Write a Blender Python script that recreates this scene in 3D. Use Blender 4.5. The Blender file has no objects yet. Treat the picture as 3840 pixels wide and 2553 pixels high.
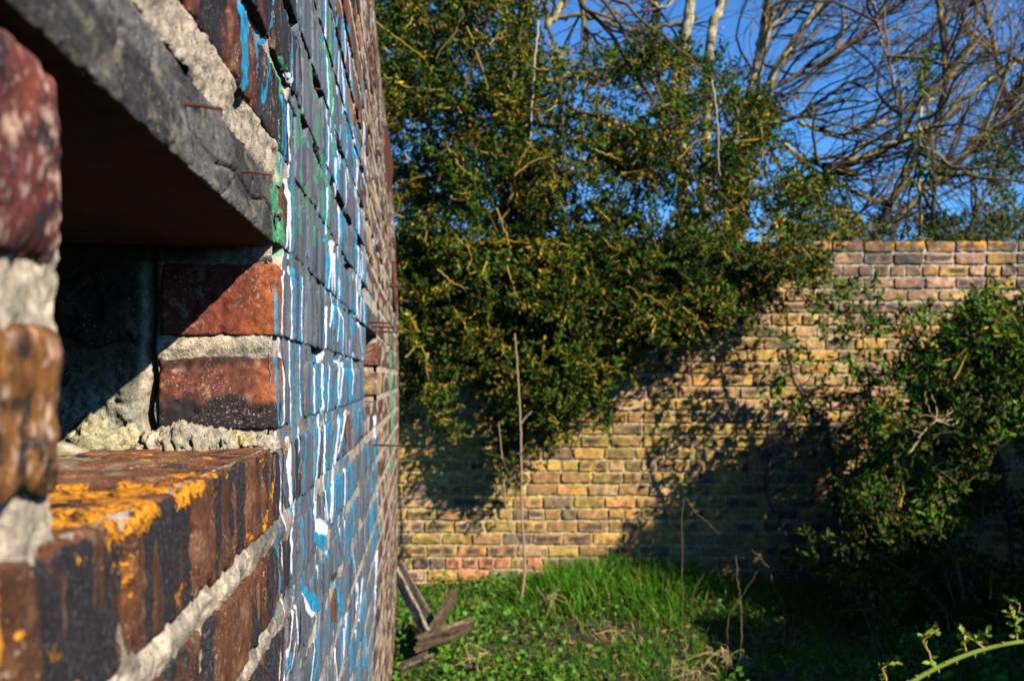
import bpy, math, random
import numpy as np
from mathutils import Vector
random.seed(7); RNG = np.random.default_rng(11)
SC = bpy.context.scene
COL = SC.collection
# ------------------------------------------------------------------ camera, light, exposure
EYE = 1.5
FPX = 3733.0            # focal length in photo pixels (35 mm lens)
HX, HY = 1920.0, 1420.0  # photo column of the axis, row of the horizon
cd = bpy.data.cameras.new('camera'); cam = bpy.data.objects.new('camera', cd); COL.objects.link(cam)
cam.location = (0, 0, EYE); cam.rotation_euler = (math.radians(90), 0, 0)
cd.lens = 35; cd.sensor_width = 36; cd.shift_y = 0.0375
cd.clip_start = 0.01; cd.clip_end = 500
cd.dof.use_dof = True; cd.dof.focus_distance = 1.05; cd.dof.aperture_fstop = 11
SC.camera = cam
SUN = Vector((1.0, -0.95, 0.88)).normalized()
elev = math.asin(SUN.z)
world = bpy.data.worlds.new('World'); SC.world = world; world.use_nodes = True
nt = world.node_tree
for n in list(nt.nodes): nt.nodes.remove(n)
wo = nt.nodes.new('ShaderNodeOutputWorld'); bg = nt.nodes.new('ShaderNodeBackground'); sk = nt.nodes.new('ShaderNodeTexSky')
sk.sky_type = 'NISHITA'; sk.sun_disc = False; sk.sun_elevation = elev
sk.sun_rotation = math.atan2(SUN.x, SUN.y)
sk.air_density = 1.0; sk.dust_density = 0.2; sk.ozone_density = 3.0; sk.altitude = 200
bg.inputs['Strength'].default_value = 0.05
tint = nt.nodes.new('ShaderNodeMix'); tint.data_type = 'RGBA'; tint.blend_type = 'MULTIPLY'; tint.inputs[0].default_value = 1.0
tint.inputs[7].default_value = (.64, 1.34, 2.05, 1)      # deep clear spring sky
nt.links.new(sk.outputs[0], tint.inputs[6]); nt.links.new(tint.outputs[2], bg.inputs['Color']); nt.links.new(bg.outputs[0], wo.inputs[0])
sl = bpy.data.lights.new('sun', 'SUN'); sun = bpy.data.objects.new('sun', sl); COL.objects.link(sun)
sl.energy = 5.0; sl.angle = math.radians(0.5); sl.color = (1.0, 0.91, 0.77)
sun.rotation_euler = (-SUN).to_track_quat('-Z', 'Y').to_euler()
SC.view_settings.view_transform = 'Standard'; SC.view_settings.look = 'None'
SC.view_settings.exposure = 0.95; SC.view_settings.gamma = 1.0
SC.cycles.max_bounces = 4; SC.cycles.diffuse_bounces = 0; SC.cycles.glossy_bounces = 2
SC.cycles.transmission_bounces = 2; SC.cycles.caustics_reflective = False; SC.cycles.caustics_refractive = False

# ------------------------------------------------------------------ helpers
def P(px, py, Y):
    return np.array([(px - HX) / FPX * Y, Y, EYE + (HY - py) / FPX * Y])

def _hash(ix, iy, iz, seed):
    h = (ix.astype(np.uint32) * np.uint32(374761393) + iy.astype(np.uint32) * np.uint32(668265263)
         + iz.astype(np.uint32) * np.uint32(2147483647 & 0x7ed558cc) + np.uint32((seed * 974634777) & 0xffffffff))
    h = (h ^ (h >> np.uint32(13))) * np.uint32(1274126177)
    h = (h ^ (h >> np.uint32(15))) * np.uint32(2246822519)
    h = h ^ (h >> np.uint32(16))
    return h.astype(np.float64) / 4294967295.0 * 2 - 1

def noise(p, scale=1.0, seed=0):
    p = np.asarray(p) * scale
    i = np.floor(p).astype(np.int64); f = p - i; f = f * f * (3 - 2 * f)
    r = 0
    for dx in (0, 1):
        wx = f[..., 0] if dx else 1 - f[..., 0]
        for dy in (0, 1):
            wy = f[..., 1] if dy else 1 - f[..., 1]
            for dz in (0, 1):
                wz = f[..., 2] if dz else 1 - f[..., 2]
                r = r + wx * wy * wz * _hash(i[..., 0] + dx, i[..., 1] + dy, i[..., 2] + dz, seed)
    return r

def fbm(p, scale, seed=0, oct=3):
    a = 0; w = 1; t = 0
    for o in range(oct):
        a = a + w * noise(p, scale * 2.03 ** o, seed + o * 17); t += w; w *= 0.55
    return a / t * 1.4

def sstep(a, b, x):
    t = np.clip((x - a) / (b - a), 0, 1); return t * t * (3 - 2 * t)

def mix(a, b, t):
    t = np.asarray(t)
    return a * (1 - t[..., None]) + b * t[..., None]

class MB:
    """collects geometry; build() links it as ONE mesh object"""
    def __init__(s): s.v = []; s.q = []; s.t = []; s.c = []; s.p = []; s.n = 0
    def add(s, v, q=None, t=None, c=None, p=None):
        v = np.asarray(v, float)
        s.v.append(v)
        if q is not None and len(q): s.q.append(np.asarray(q, np.int64) + s.n)
        if t is not None and len(t): s.t.append(np.asarray(t, np.int64) + s.n)
        if c is None: c = np.ones((len(v), 3)) * .5
        c = np.asarray(c, float)
        if c.ndim == 1: c = np.tile(c, (len(v), 1))
        s.c.append(c)
        if p is None: p = np.zeros((len(v), 6))
        s.p.append(p); s.n += len(v)
    def build(s, name, mat, parent=None, smooth=True, fn=None, paint=False):
        v = np.concatenate(s.v)
        if fn: v = fn(v)
        q = np.concatenate(s.q) if s.q else np.zeros((0, 4), int)
        t = np.concatenate(s.t) if s.t else np.zeros((0, 3), int)
        me = bpy.data.meshes.new(name)
        me.vertices.add(len(v)); me.vertices.foreach_set('co', v.astype(np.float32).ravel())
        nl = q.size + t.size
        me.loops.add(nl); me.loops.foreach_set('vertex_index', np.concatenate([q.ravel(), t.ravel()]).astype(np.int32))
        me.polygons.add(len(q) + len(t))
        ls = np.concatenate([np.arange(len(q)) * 4, q.size + np.arange(len(t)) * 3]).astype(np.int32)
        me.polygons.foreach_set('loop_start', ls)
        me.polygons.foreach_set('use_smooth', np.full(len(q) + len(t), smooth))
        me.update(calc_edges=True); me.validate()
        c = np.concatenate(s.c)
        a = me.color_attributes.new('Col', 'FLOAT_COLOR', 'POINT')
        a.data.foreach_set('color', np.hstack([c, np.ones((len(c), 1))]).astype(np.float32).ravel())
        if paint:
            pp = np.concatenate(s.p)
            for i, nm in enumerate(('p_blue', 'p_white', 'p_green', 'p_grey', 'p_dark', 'p_lichen')):
                a = me.attributes.new(nm, 'FLOAT', 'POINT'); a.data.foreach_set('value', pp[:, i].astype(np.float32))
        o = bpy.data.objects.new(name, me); COL.objects.link(o)
        if mat: me.materials.append(mat)
        if parent is not None: o.parent = parent
        return o

def tag(o, label=None, cat=None, group=None, kind=None):
    if label: o['label'] = label
    if cat: o['category'] = cat
    if group: o['group'] = group
    if kind: o['kind'] = kind
    return o
def thing(name, loc, rz, label, cat, group=None):
    o = bpy.data.objects.new(name, None); COL.objects.link(o); o.location = loc; o.rotation_euler = (0, 0, rz)
    o.empty_display_size = .1
    return tag(o, label, cat, group)

# ------------------------------------------------------------------ materials
def newmat(name):
    m = bpy.data.materials.new(name); m.use_nodes = True
    t = m.node_tree
    for n in list(t.nodes): t.nodes.remove(n)
    o = t.nodes.new('ShaderNodeOutputMaterial'); b = t.nodes.new('ShaderNodeBsdfPrincipled')
    t.links.new(b.outputs[0], o.inputs[0]); b.inputs['Roughness'].default_value = .9
    b.inputs['Specular IOR Level'].default_value = .25
    return m, t, b, o
def N(t, typ, **k):
    n = t.nodes.new(typ)
    for a, v in k.items(): setattr(n, a, v)
    return n
def tex_noise(t, vec, scale, detail=3, rough=.6):
    n = N(t, 'ShaderNodeTexNoise'); n.inputs['Scale'].default_value = scale
    n.inputs['Detail'].default_value = detail; n.inputs['Roughness'].default_value = rough
    t.links.new(vec, n.inputs['Vector']); return n.outputs['Fac']
def ramp(t, f, a, b, va=0., vb=1.):
    n = N(t, 'ShaderNodeMapRange'); n.inputs['From Min'].default_value = a; n.inputs['From Max'].default_value = b
    n.inputs['To Min'].default_value = va; n.inputs['To Max'].default_value = vb; n.clamp = True
    t.links.new(f, n.inputs['Value']); return n.outputs[0]
def mixc(t, fac, a, b, mode='MIX'):
    n = N(t, 'ShaderNodeMix', data_type='RGBA', blend_type=mode)
    if isinstance(fac, float): n.inputs[0].default_value = fac
    else: t.links.new(fac, n.inputs[0])
    for s, v in ((6, a), (7, b)):
        if isinstance(v, tuple): n.inputs[s].default_value = (*v, 1)
        else: t.links.new(v, n.inputs[s])
    return n.outputs[2]
def math_(t, op, a, b):
    n = N(t, 'ShaderNodeMath', operation=op)
    for i, v in enumerate((a, b)):
        if isinstance(v, (int, float)): n.inputs[i].default_value = v
        else: t.links.new(v, n.inputs[i])
    return n.outputs[0]
def attr(t, name, color=True):
    n = N(t, 'ShaderNodeAttribute', attribute_name=name)
    return n.outputs['Color'] if color else n.outputs['Fac']

def masonry(name, fine=260., bump=.5, speck=.6, paint=False, dist=.0015, stretch=None, rough=.88):
    m, t, b, o = newmat(name)
    tc = N(t, 'ShaderNodeTexCoord').outputs['Object']
    if stretch:
        mp = N(t, 'ShaderNodeMapping'); mp.inputs['Scale'].default_value = stretch
        t.links.new(tc, mp.inputs[0]); vec = mp.outputs[0]
    else: vec = tc
    n1 = tex_noise(t, vec, fine, 4, .7); n2 = tex_noise(t, vec, fine * .28, 4, .65); n3 = tex_noise(t, vec, fine * 1.7, 2, .6)
    c = attr(t, 'Col')
    c = mixc(t, .8, c, mixc(t, ramp(t, n2, .3, .7), (.22, .22, .22), (1.35, 1.35, 1.35)), 'MULTIPLY')
    c = mixc(t, math_(t, 'MULTIPLY', math_(t, 'MULTIPLY', ramp(t, n1, .56, .68), ramp(t, tex_noise(t, vec, fine * .09, 3), .42, .62)), speck), c, (.60, .48, .38))
    c = mixc(t, math_(t, 'MULTIPLY', ramp(t, n3, .40, .33), .8), c, (.012, .010, .010))
    h = math_(t, 'ADD', math_(t, 'MULTIPLY', n1, .5), n2)
    if paint:
        mp2 = N(t, 'ShaderNodeMapping'); mp2.inputs['Scale'].default_value = (60, 26, 4)
        t.links.new(tc, mp2.inputs[0]); stv = mp2.outputs[0]
        def thr(nm, w=.10, amp=.55):
            a = attr(t, nm, False)
            x = math_(t, 'ADD', a, math_(t, 'MULTIPLY', math_(t, 'SUBTRACT', n1, .5), amp))
            x = math_(t, 'ADD', x, math_(t, 'MULTIPLY', math_(t, 'SUBTRACT', n2, .5), amp))
            return ramp(t, x, .5 - w, .5 + w)
        worn = ramp(t, n2, .33, .40)
        st = tex_noise(t, stv, 1.0, 3, .6)
        gcol = mixc(t, ramp(t, st, .35, .65), (.035, .050, .068), (.13, .155, .185))
        gcol = mixc(t, math_(t, 'MULTIPLY', thr('p_green', .45, .6), .7), gcol, (.045, .11, .085))
        gcol = mixc(t, ramp(t, n1, .62, .68), gcol, (.30, .30, .31))
        c = mixc(t, math_(t, 'MULTIPLY', thr('p_grey', .12), math_(t, 'MULTIPLY', worn, .93)), c, gcol)
        c = mixc(t, math_(t, 'MULTIPLY', thr('p_green', .25), .85), c, mixc(t, ramp(t, n1, .4, .6), (.02, .17, .08), (.08, .42, .2)))
        c = mixc(t, math_(t, 'MULTIPLY', thr('p_blue', .14, .9), ramp(t, n2, .30, .36)), c, mixc(t, ramp(t, n2, .35, .6), (.005, .14, .27), (.012, .25, .42)))
        c = mixc(t, math_(t, 'MULTIPLY', thr('p_white', .14, .9), ramp(t, n2, .32, .38)), c, mixc(t, ramp(t, n1, .3, .6), (.42, .44, .50), (.70, .70, .76)))
        gate = lambda nm: ramp(t, attr(t, nm, False), .03, .15)
        dm = math_(t, 'MULTIPLY', thr('p_dark', .12, 1.3), gate('p_dark')); c = mixc(t, math_(t, 'MULTIPLY', dm, .96), c, mixc(t, ramp(t, n1, .5, .75), (.010, .009, .011), (.075, .08, .095)))
        lmk = math_(t, 'MULTIPLY', thr('p_lichen', .08, 2.2), gate('p_lichen')); lc = mixc(t, ramp(t, n1, .35, .65), (.30, .085, .003), (.68, .28, .010)); c = mixc(t, lmk, c, lc)
        h = math_(t, 'ADD', h, math_(t, 'MULTIPLY', lmk, .35))
        pits = ramp(t, n3, .33, .36)
        c = mixc(t, pits, (.02, .018, .016), c)
    t.links.new(c, b.inputs['Base Color'])
    bp = N(t, 'ShaderNodeBump'); bp.inputs['Strength'].default_value = bump; bp.inputs['Distance'].default_value = dist
    t.links.new(h, bp.inputs['Height']); t.links.new(bp.outputs[0], b.inputs['Normal'])
    b.inputs['Roughness'].default_value = rough
    return m
M_WALL = masonry('weathered painted brick', 330, .7, .75, True, .0015)
M_SILL = masonry('sill brick and lichen', 380, .8, .6, True, .0018)
M_MORT = masonry('old lime mortar', 420, 1.0, .5, True, .003)
M_JAMB = masonry('bare brick end', 420, .6, .7, True, .001)
M_BACK = masonry('stock brick wall', 90, .6, .12, False, .004)
M_WOOD = masonry('grey weathered timber', 340, 1.0, .45, True, .003, (1, .55, .8))
M_SOFF = masonry('brown soffit timber', 200, .6, .1, False, .0015, (1, .12, 1))
M_PLANK = masonry('old plank wood', 120, .7, .15, False, .003)
M_BARK = masonry('bark', 60, .7, .25, False, .006)
def simple(name, col, rough=.8, var=.5, scale=60, bump=.4, metal=0.):
    m, t, b, o = newmat(name)
    tc = N(t, 'ShaderNodeTexCoord').outputs['Object']
    n = tex_noise(t, tc, scale, 4)
    c = mixc(t, ramp(t, n, .3, .7), tuple(x * (1 - var) for x in col), tuple(min(1, x * (1 + var)) for x in col))
    t.links.new(c, b.inputs['Base Color']); b.inputs['Roughness'].default_value = rough; b.inputs['Metallic'].default_value = metal
    bp = N(t, 'ShaderNodeBump'); bp.inputs['Strength'].default_value = bump; bp.inputs['Distance'].default_value = .001
    t.links.new(n, bp.inputs['Height']); t.links.new(bp.outputs[0], b.inputs['Normal'])
    return m
M_RUST = simple('rusted iron', (.07, .022, .012), .75, .6, 500, .8)
def leafmat(name, trans=.3, rough=.55):
    m, t, b, o = newmat(name)
    c = attr(t, 'Col'); t.links.new(c, b.inputs['Base Color']); b.inputs['Roughness'].default_value = rough
    b.inputs['Specular IOR Level'].default_value = .12
    tr = N(t, 'ShaderNodeBsdfTranslucent'); t.links.new(c, tr.inputs[0])
    mx = N(t, 'ShaderNodeMixShader'); mx.inputs[0].default_value = trans
    t.links.new(b.outputs[0], mx.inputs[1]); t.links.new(tr.outputs[0], mx.inputs[2]); t.links.new(mx.outputs[0], o.inputs[0])
    return m
M_LEAF = leafmat('leaves', .10); M_GRASS = leafmat('grass blades', .18)
M_TWIG = leafmat('twigs', .0, .9)

# ------------------------------------------------------------------ the painted wall's paint layout
# wall frame: local y = s (along the wall, away from the camera), local x = q (out of the wall), local z = height
WD = .136; WVX = 1590.; WK = WD * FPX
YAW = math.atan(.0884)
def wall_px(s, z):
    s = np.maximum(s, .2)
    return WVX - WK / s, HY - (z - EYE) * FPX / s
PX0, PX1, PY0, PY1 = 700, 1500, -120, 2700
RW, RH = PX1 - PX0, PY1 - PY0
LAY = np.zeros((4, RH, RW), np.float32)     # blue white green grey
yy, xx = np.mgrid[PY0:PY1, PX0:PX1].astype(np.float32)
wob = 0
def stroke(ch, pts, w, soft=3.0):
    pts = [tuple(p) for p in pts]
    for i in range(len(pts) - 1):
        (x0, y0), (x1, y1) = pts[i][:2], pts[i + 1][:2]
        w0 = pts[i][2] if len(pts[i]) > 2 else w; w1 = pts[i + 1][2] if len(pts[i + 1]) > 2 else w
        m = max(w0, w1) + 8
        a, b = int(max(0, min(x0, x1) - m - PX0)), int(min(RW, max(x0, x1) + m - PX0))
        c, d = int(max(0, min(y0, y1) - m - PY0)), int(min(RH, max(y0, y1) + m - PY0))
        if a >= b or c >= d: continue
        X, Y = xx[c:d, a:b], yy[c:d, a:b]
        dx, dy = x1 - x0, y1 - y0; L = dx * dx + dy * dy + 1e-6
        t = np.clip(((X - x0) * dx + (Y - y0) * dy) / L, 0, 1)
        dist = np.hypot(X - x0 - t * dx, Y - y0 - t * dy); ww = (w0 + (w1 - w0) * t) / 2 * .85
        v = np.clip(.5 + (ww - dist) / (2 * soft), 0, 1)
        LAY[ch, c:d, a:b] = np.maximum(LAY[ch, c:d, a:b], v)
def poly(ch, pts, soft=4.0, val=1.0):
    pts = np.array(pts, float); inside = np.zeros(xx.shape, bool); dist = np.full(xx.shape, 1e9, np.float32)
    a, b = int(max(0, pts[:, 0].min() - 12 - PX0)), int(min(RW, pts[:, 0].max() + 12 - PX0))
    c, d = int(max(0, pts[:, 1].min() - 12 - PY0)), int(min(RH, pts[:, 1].max() + 12 - PY0))
    X, Y = xx[c:d, a:b], yy[c:d, a:b]; ins = np.zeros(X.shape, bool); ds = np.full(X.shape, 1e9)
    for i in range(len(pts)):
        (x0, y0), (x1, y1) = pts[i], pts[(i + 1) % len(pts)]
        if y0 != y1: ins ^= ((Y < y0) != (Y < y1)) & (X < (x1 - x0) * (Y - y0) / (y1 - y0) + x0)
        dx, dy = x1 - x0, y1 - y0; t = np.clip(((X - x0) * dx + (Y - y0) * dy) / (dx * dx + dy * dy + 1e-6), 0, 1)
        ds = np.minimum(ds, np.hypot(X - x0 - t * dx, Y - y0 - t * dy))
    v = np.clip(.5 + np.where(ins, ds, -ds) / (2 * soft), 0, 1) * val
    LAY[ch, c:d, a:b] = np.maximum(LAY[ch, c:d, a:b], v)
B, W_, G, S = 0, 1, 2, 3
poly(S, [(1112, -120), (1100, 300), (1085, 380), (1090, 660), (1078, 920), (1056, 1050), (1060, 1400), (1052, 1620), (1056, 2000), (1068, 2240), (1052, 2700),
         (1395, 2700), (1405, 2300), (1418, 1980), (1408, 1700), (1396, 1500), (1372, 1330), (1370, 1000), (1345, 700), (1318, 450), (1290, 200), (1262, -120)], 8)
# bare lozenges inside the grey
for p in ([(1190, 1580), (1215, 1580), (1208, 1800), (1192, 1900)], [(1092, 2230), (1103, 2230), (1095, 2450), (1080, 2440)],
          [(1245, 2150), (1265, 2140), (1262, 2330), (1244, 2330)], [(1290, 1560), (1312, 1540), (1318, 1700), (1290, 1710)],
          [(1370, 1300), (1418, 1300), (1414, 1660), (1366, 1660)], [(1262, 40), (1300, 60), (1312, 260), (1270, 230)],
          [(1320, 1050), (1345, 1000), (1350, 1180), (1330, 1190)]):
    a = LAY[S].copy(); LAY[S][:] = 0; poly(S, p, 4); hole = LAY[S].copy(); LAY[S][:] = np.minimum(a, 1 - hole)
# lettering outlines: white with a blue edge
def pair(pts, w=7, side=8, wb=8, first=W_):
    stroke(first, pts, w); stroke(B if first == W_ else W_, [(p[0] + side, p[1]) + tuple(p[2:]) for p in pts], wb)
pair([(1122, -60), (1106, 100), (1099, 250), (1096, 330)], 6, -6, 9)
stroke(B, [(1100, 240), (1108, 345)], 10)
pair([(1082, 395), (1087, 520), (1092, 665)], 9, 10, 8)
stroke(B, [(1072, 380), (1076, 640)], 5)
pair([(1080, 680, 20), (1088, 760, 14), (1078, 930, 6), (1060, 1050, 6)], 10, 0, 0)
stroke(W_, [(1092, 700, 9), (1092, 970, 9)], 8); stroke(B, [(1102, 690), (1102, 985)], 7)
stroke(W_, [(1060, 1040), (1056, 1240), (1066, 1420), (1067, 1580), (1050, 1612), (1054, 1800), (1058, 1956), (1067, 2214)], 6)
stroke(B, [(1036, 1060), (1040, 1330), (1048, 1600)], 7); stroke(B, [(1037, 1650), (1041, 1780), (1048, 1930)], 6)
pair([(1094, 1000), (1092, 1200), (1096, 1420), (1101, 1595)], 6, 8, 9)
pair([(1136, 1040), (1130, 1160), (1134, 1400), (1139, 1560)], 4, -4, 12)
pair([(1180, 1340), (1178, 1440), (1182, 1560)], 8, -7, 6); stroke(B, [(1190, 1350), (1190, 1560)], 4)
pair([(1214, 1330), (1206, 1440), (1214, 1545)], 9, -9, 6)
stroke(B, [(1232, 1380), (1236, 1560)], 6)
pair([(1222, -60), (1226, 180), (1235, 400), (1232, 660)], 6, -7, 7)
pair([(1231, 705), (1229, 880)], 6, -7, 7)
for p in ([(1240, 0, 6), (1243, 300, 12), (1250, 440, 16)], [(1250, 520, 18), (1260, 640, 16), (1248, 700, 8)]): stroke(G, p, 12, 5)
pair([(1276, 200), (1272, 300), (1275, 370)], 5, 8, 4); pair([(1284, 230), (1296, 330), (1296, 430)], 6, 7, 7)
pair([(1262, 600, 14), (1262, 680, 10), (1275, 800, 5), (1275, 1120, 5)], 8, 9, 0)
stroke(B, [(1258, 590, 16), (1246, 720, 10)], 10)
stroke(B, [(1296, 480), (1299, 560), (1300, 760), (1296, 860)], 7); stroke(W_, [(1302, 640), (1301, 780)], 4)
stroke(W_, [(1250, 915, 30), (1243, 1000, 10), (1228, 1100, 5)], 10); stroke(W_, [(1250, 930, 16), (1258, 1120, 6)], 8)
stroke(B, [(1238, 950, 10), (1224, 1110, 6)], 8); stroke(B, [(1250, 980, 14), (1246, 1120, 10)], 8); stroke(B, [(1262, 950), (1268, 1140)], 6)
stroke(B, [(1222, 890, 10), (1232, 1090, 10)], 5)
pair([(1228, 1150), (1224, 1300), (1216, 1340)], 6, -7, 6); pair([(1250, 1150, 16), (1240, 1230, 6)], 8, 9, 6)
pair([(1275, 1160), (1290, 1200), (1288, 1330), (1276, 1350)], 5, -7, 5)
pair([(1312, 100), (1322, 300), (1332, 400)], 4, 6, 7); pair([(1300, 60), (1304, 240)], 4, -6, 8)
pair([(1330, 480), (1345, 620), (1340, 740)], 5, -6, 6); stroke(B, [(1318, 420), (1332, 600)], 7)
pair([(1346, 800), (1346, 960), (1338, 1180)], 5, -7, 6); pair([(1360, 1000), (1352, 1100), (1352, 1210)], 4, 6, 5)
stroke(B, [(1370, 300), (1368, 560), (1378, 700)], 5); stroke(W_, [(1373, 460), (1373, 620)], 5)
pair([(1087, 1640, 16), (1087, 1780, 14), (1096, 1900, 8)], 14, 0, 0); stroke(B, [(1087, 1628, 14), (1088, 1665, 10)], 10)
pair([(1126, 1600), (1122, 1720), (1118, 1840), (1100, 1920)], 5, -5, 9)
stroke(W_, [(1112, 1860, 14), (1100, 1960, 12), (1094, 2150, 4)], 10); stroke(B, [(1090, 1900), (1093, 2060)], 7); stroke(B, [(1133, 1850), (1141, 2098)], 6)
pair([(1266, 1346), (1276, 1360), (1270, 1530)], 5, -6, 6); stroke(W_, [(1290, 1360, 9), (1276, 1510, 5)], 7)
stroke(B, [(1322, 1350), (1312, 1500)], 7); stroke(W_, [(1330, 1350), (1320, 1480)], 4)
pair([(1203, 1566), (1192, 1782), (1183, 1945)], 7, -7, 5); stroke(B, [(1180, 1600), (1177, 1700)], 8)
stroke(W_, [(1221, 1566), (1221, 1800), (1232, 1948)], 5); stroke(B, [(1228, 1570), (1236, 1940)], 4)
pair([(1275, 1555), (1258, 1715), (1243, 1940)], 8, -9, 6); stroke(W_, [(1300, 1540, 10), (1268, 1700, 4)], 8); stroke(B, [(1285, 1540), (1272, 1650)], 8)
poly(W_, [(1184, 1942), (1205, 1942), (1232, 1965), (1236, 2010), (1215, 2000), (1182, 1990)])
poly(B, [(1180, 1965), (1200, 1990), (1218, 2000), (1236, 2005), (1238, 2110), (1222, 2070), (1200, 2040), (1180, 2030)])
poly(B, [(1136, 2140), (1148, 2190), (1165, 2220), (1190, 2220), (1202, 2270), (1196, 2300), (1170, 2280), (1145, 2240), (1134, 2200)])
poly(W_, [(1136, 2210), (1150, 2245), (1175, 2285), (1196, 2300), (1172, 2310), (1148, 2280)])
stroke(B, [(1201, 2260), (1192, 2450), (1170, 2640)], 10); stroke(W_, [(1193, 2300), (1184, 2420), (1160, 2620)], 5)
stroke(W_, [(1108, 2190), (1090, 2400), (1060, 2560)], 5); stroke(W_, [(1107, 2190), (1118, 2410)], 5); stroke(W_, [(1109, 2400), (1078, 2600)], 5)
stroke(B, [(1030, 2380), (1016, 2640)], 9); stroke(B, [(1043, 2360), (1040, 2500)], 4); stroke(W_, [(1062, 2240), (1050, 2450), (1046, 2620)], 4)
stroke(B, [(1047, 1960), (1052, 2240), (1040, 2330)], 6); stroke(B, [(1088, 2440), (1080, 2600)], 10)
rr = random.Random(5)
for i in range(85):
    y = rr.uniform(60, 2480); tt = (y / 2553)
    xl = 1250 + 30 * tt; xr = 1330 + 85 * math.sin(min(1, tt * 1.25) * 1.57)
    x = rr.uniform(xl, xr)
    if 1362 < x < 1420 and 1180 < y < 1660: continue
    L = rr.uniform(70, 190); sl_ = rr.uniform(-.10, .14)
    pts = [(x, y), (x + sl_ * L * .5 + rr.uniform(-4, 4), y + L * .5), (x + sl_ * L, y + L)]
    r = rr.random()
    if r < .72: stroke(B, pts, rr.uniform(2.5, 5.5))
    else: pair(pts, rr.uniform(2, 3.6), rr.choice((-5, 5)), rr.uniform(3, 5))
for i in range(95):
    y = rr.uniform(900, 2450); x = rr.uniform(1150 if y > 1300 else 1240, 1350 + 60 * math.sin(min(1, (y / 2553) * 1.25) * 1.57))
    if 1358 < x < 1424 and 1180 < y < 1660: continue
    L = rr.uniform(90, 260); w = rr.uniform(4, 10) * (1 if x > 1220 else .7); dx = rr.uniform(-.06, .08) * L
    stroke(B, [(x, y, w * .5), (x + dx * .5 + rr.uniform(-3, 3), y + L * .5, w), (x + dx, y + L, w * .3)], w, 3.5)
    if rr.random() < .22: stroke(W_, [(x - w * .8, y), (x + dx - w * .8, y + L)], 4)
stroke(B, [(1402, 1640), (1404, 1760)], 12); stroke(W_, [(1400, 1560, 14), (1404, 1640, 8)], 10)
stroke(B, [(1390, 1780), (1398, 2050)], 6); stroke(W_, [(1412, 2060, 12), (1406, 2300, 5)], 8)
# bare brickwork corner above the timber: blue tags
stroke(B, [(912, -80, 34), (914, 120, 40), (918, 330, 30)], 34, 5); stroke(B, [(955, 90, 7), (965, 250, 12), (985, 385, 18), (1006, 300, 12), (1000, 180, 9)], 12)
stroke(B, [(1030, -60), (1018, 90), (1003, 180)], 11); stroke(B, [(950, -80), (948, 60)], 5); stroke(B, [(1072, 30, 20), (1066, 140, 14)], 16)
stroke(B, [(1062, 360), (1066, 600), (1058, 650)], 6)
# green
stroke(G, [(1060, 230, 36), (1052, 320, 44), (1042, 420, 18), (1044, 560, 16), (1048, 620, 26), (1046, 700, 30)], 20, 9)
stroke(G, [(1024, 700, 26), (1030, 800, 34), (1040, 905, 26)], 26, 8); stroke(G, [(1052, 800, 26), (1062, 900, 26), (1066, 960, 12)], 20, 8)
stroke(W_, [(1080, 285, 20), (1084, 322, 26)], 20, 6)
for i in range(26):
    x = rr.uniform(1100, 1240); y = rr.uniform(60, 900); stroke(G, [(x, y), (x + rr.uniform(-8, 8), y + rr.uniform(20, 120))], rr.uniform(4, 12), 14)
stroke(G, [(1459, 1180, 4), (1462, 1290, 8), (1464, 1450, 13), (1468, 1560, 11), (1466, 1780, 5)], 10, 3)
print('paint layout', LAY.mean(axis=(1, 2)))
def sample_paint(s, z):
    px, py = wall_px(s, z)
    u = np.clip(px - PX0, 0, RW - 1.01); v = np.clip(py - PY0, 0, RH - 1.01)
    ok = (px > PX0) & (px < PX1) & (py > PY0) & (py < PY1) & (s > .2)
    i = u.astype(int); j = v.astype(int); fu = u - i; fv = v - j
    out = np.zeros((len(s), 6))
    for c in range(4):
        L = LAY[c]
        out[:, c] = (L[j, i] * (1 - fu) * (1 - fv) + L[j, i + 1] * fu * (1 - fv) + L[j + 1, i] * (1 - fu) * fv + L[j + 1, i + 1] * fu * fv) * ok
    return out

# ------------------------------------------------------------------ brick maker
_lat = {}
def lattice(nx, ny, nz):
    k = (nx, ny, nz)
    if k in _lat: return _lat[k]
    ids = -np.ones((nx, ny, nz), np.int64)
    surf = np.zeros((nx, ny, nz), bool)
    surf[0] = surf[-1] = True; surf[:, 0] = surf[:, -1] = True; surf[:, :, 0] = surf[:, :, -1] = True
    idx = np.argwhere(surf); ids[surf] = np.arange(len(idx))
    Q = []
    def face(g, flip):
        a, b, c, d = g[:-1, :-1], g[1:, :-1], g[1:, 1:], g[:-1, 1:]
        q = np.stack([a, b, c, d], -1).reshape(-1, 4)
        Q.append(q[:, ::-1] if flip else q)
    face(ids[-1], False); face(ids[0], True)
    face(ids[:, -1], True); face(ids[:, 0], False)
    face(ids[:, :, -1], False); face(ids[:, :, 0], True)
    _lat[k] = (idx, np.concatenate(Q)); return _lat[k]
def axis(a, b, step, r):
    n = max(1, int(round((b - a - 2 * r) / step)))
    return np.concatenate([[a, a + r * .35], np.linspace(a + r, b - r, n + 1), [b - r * .35, b]])
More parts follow.
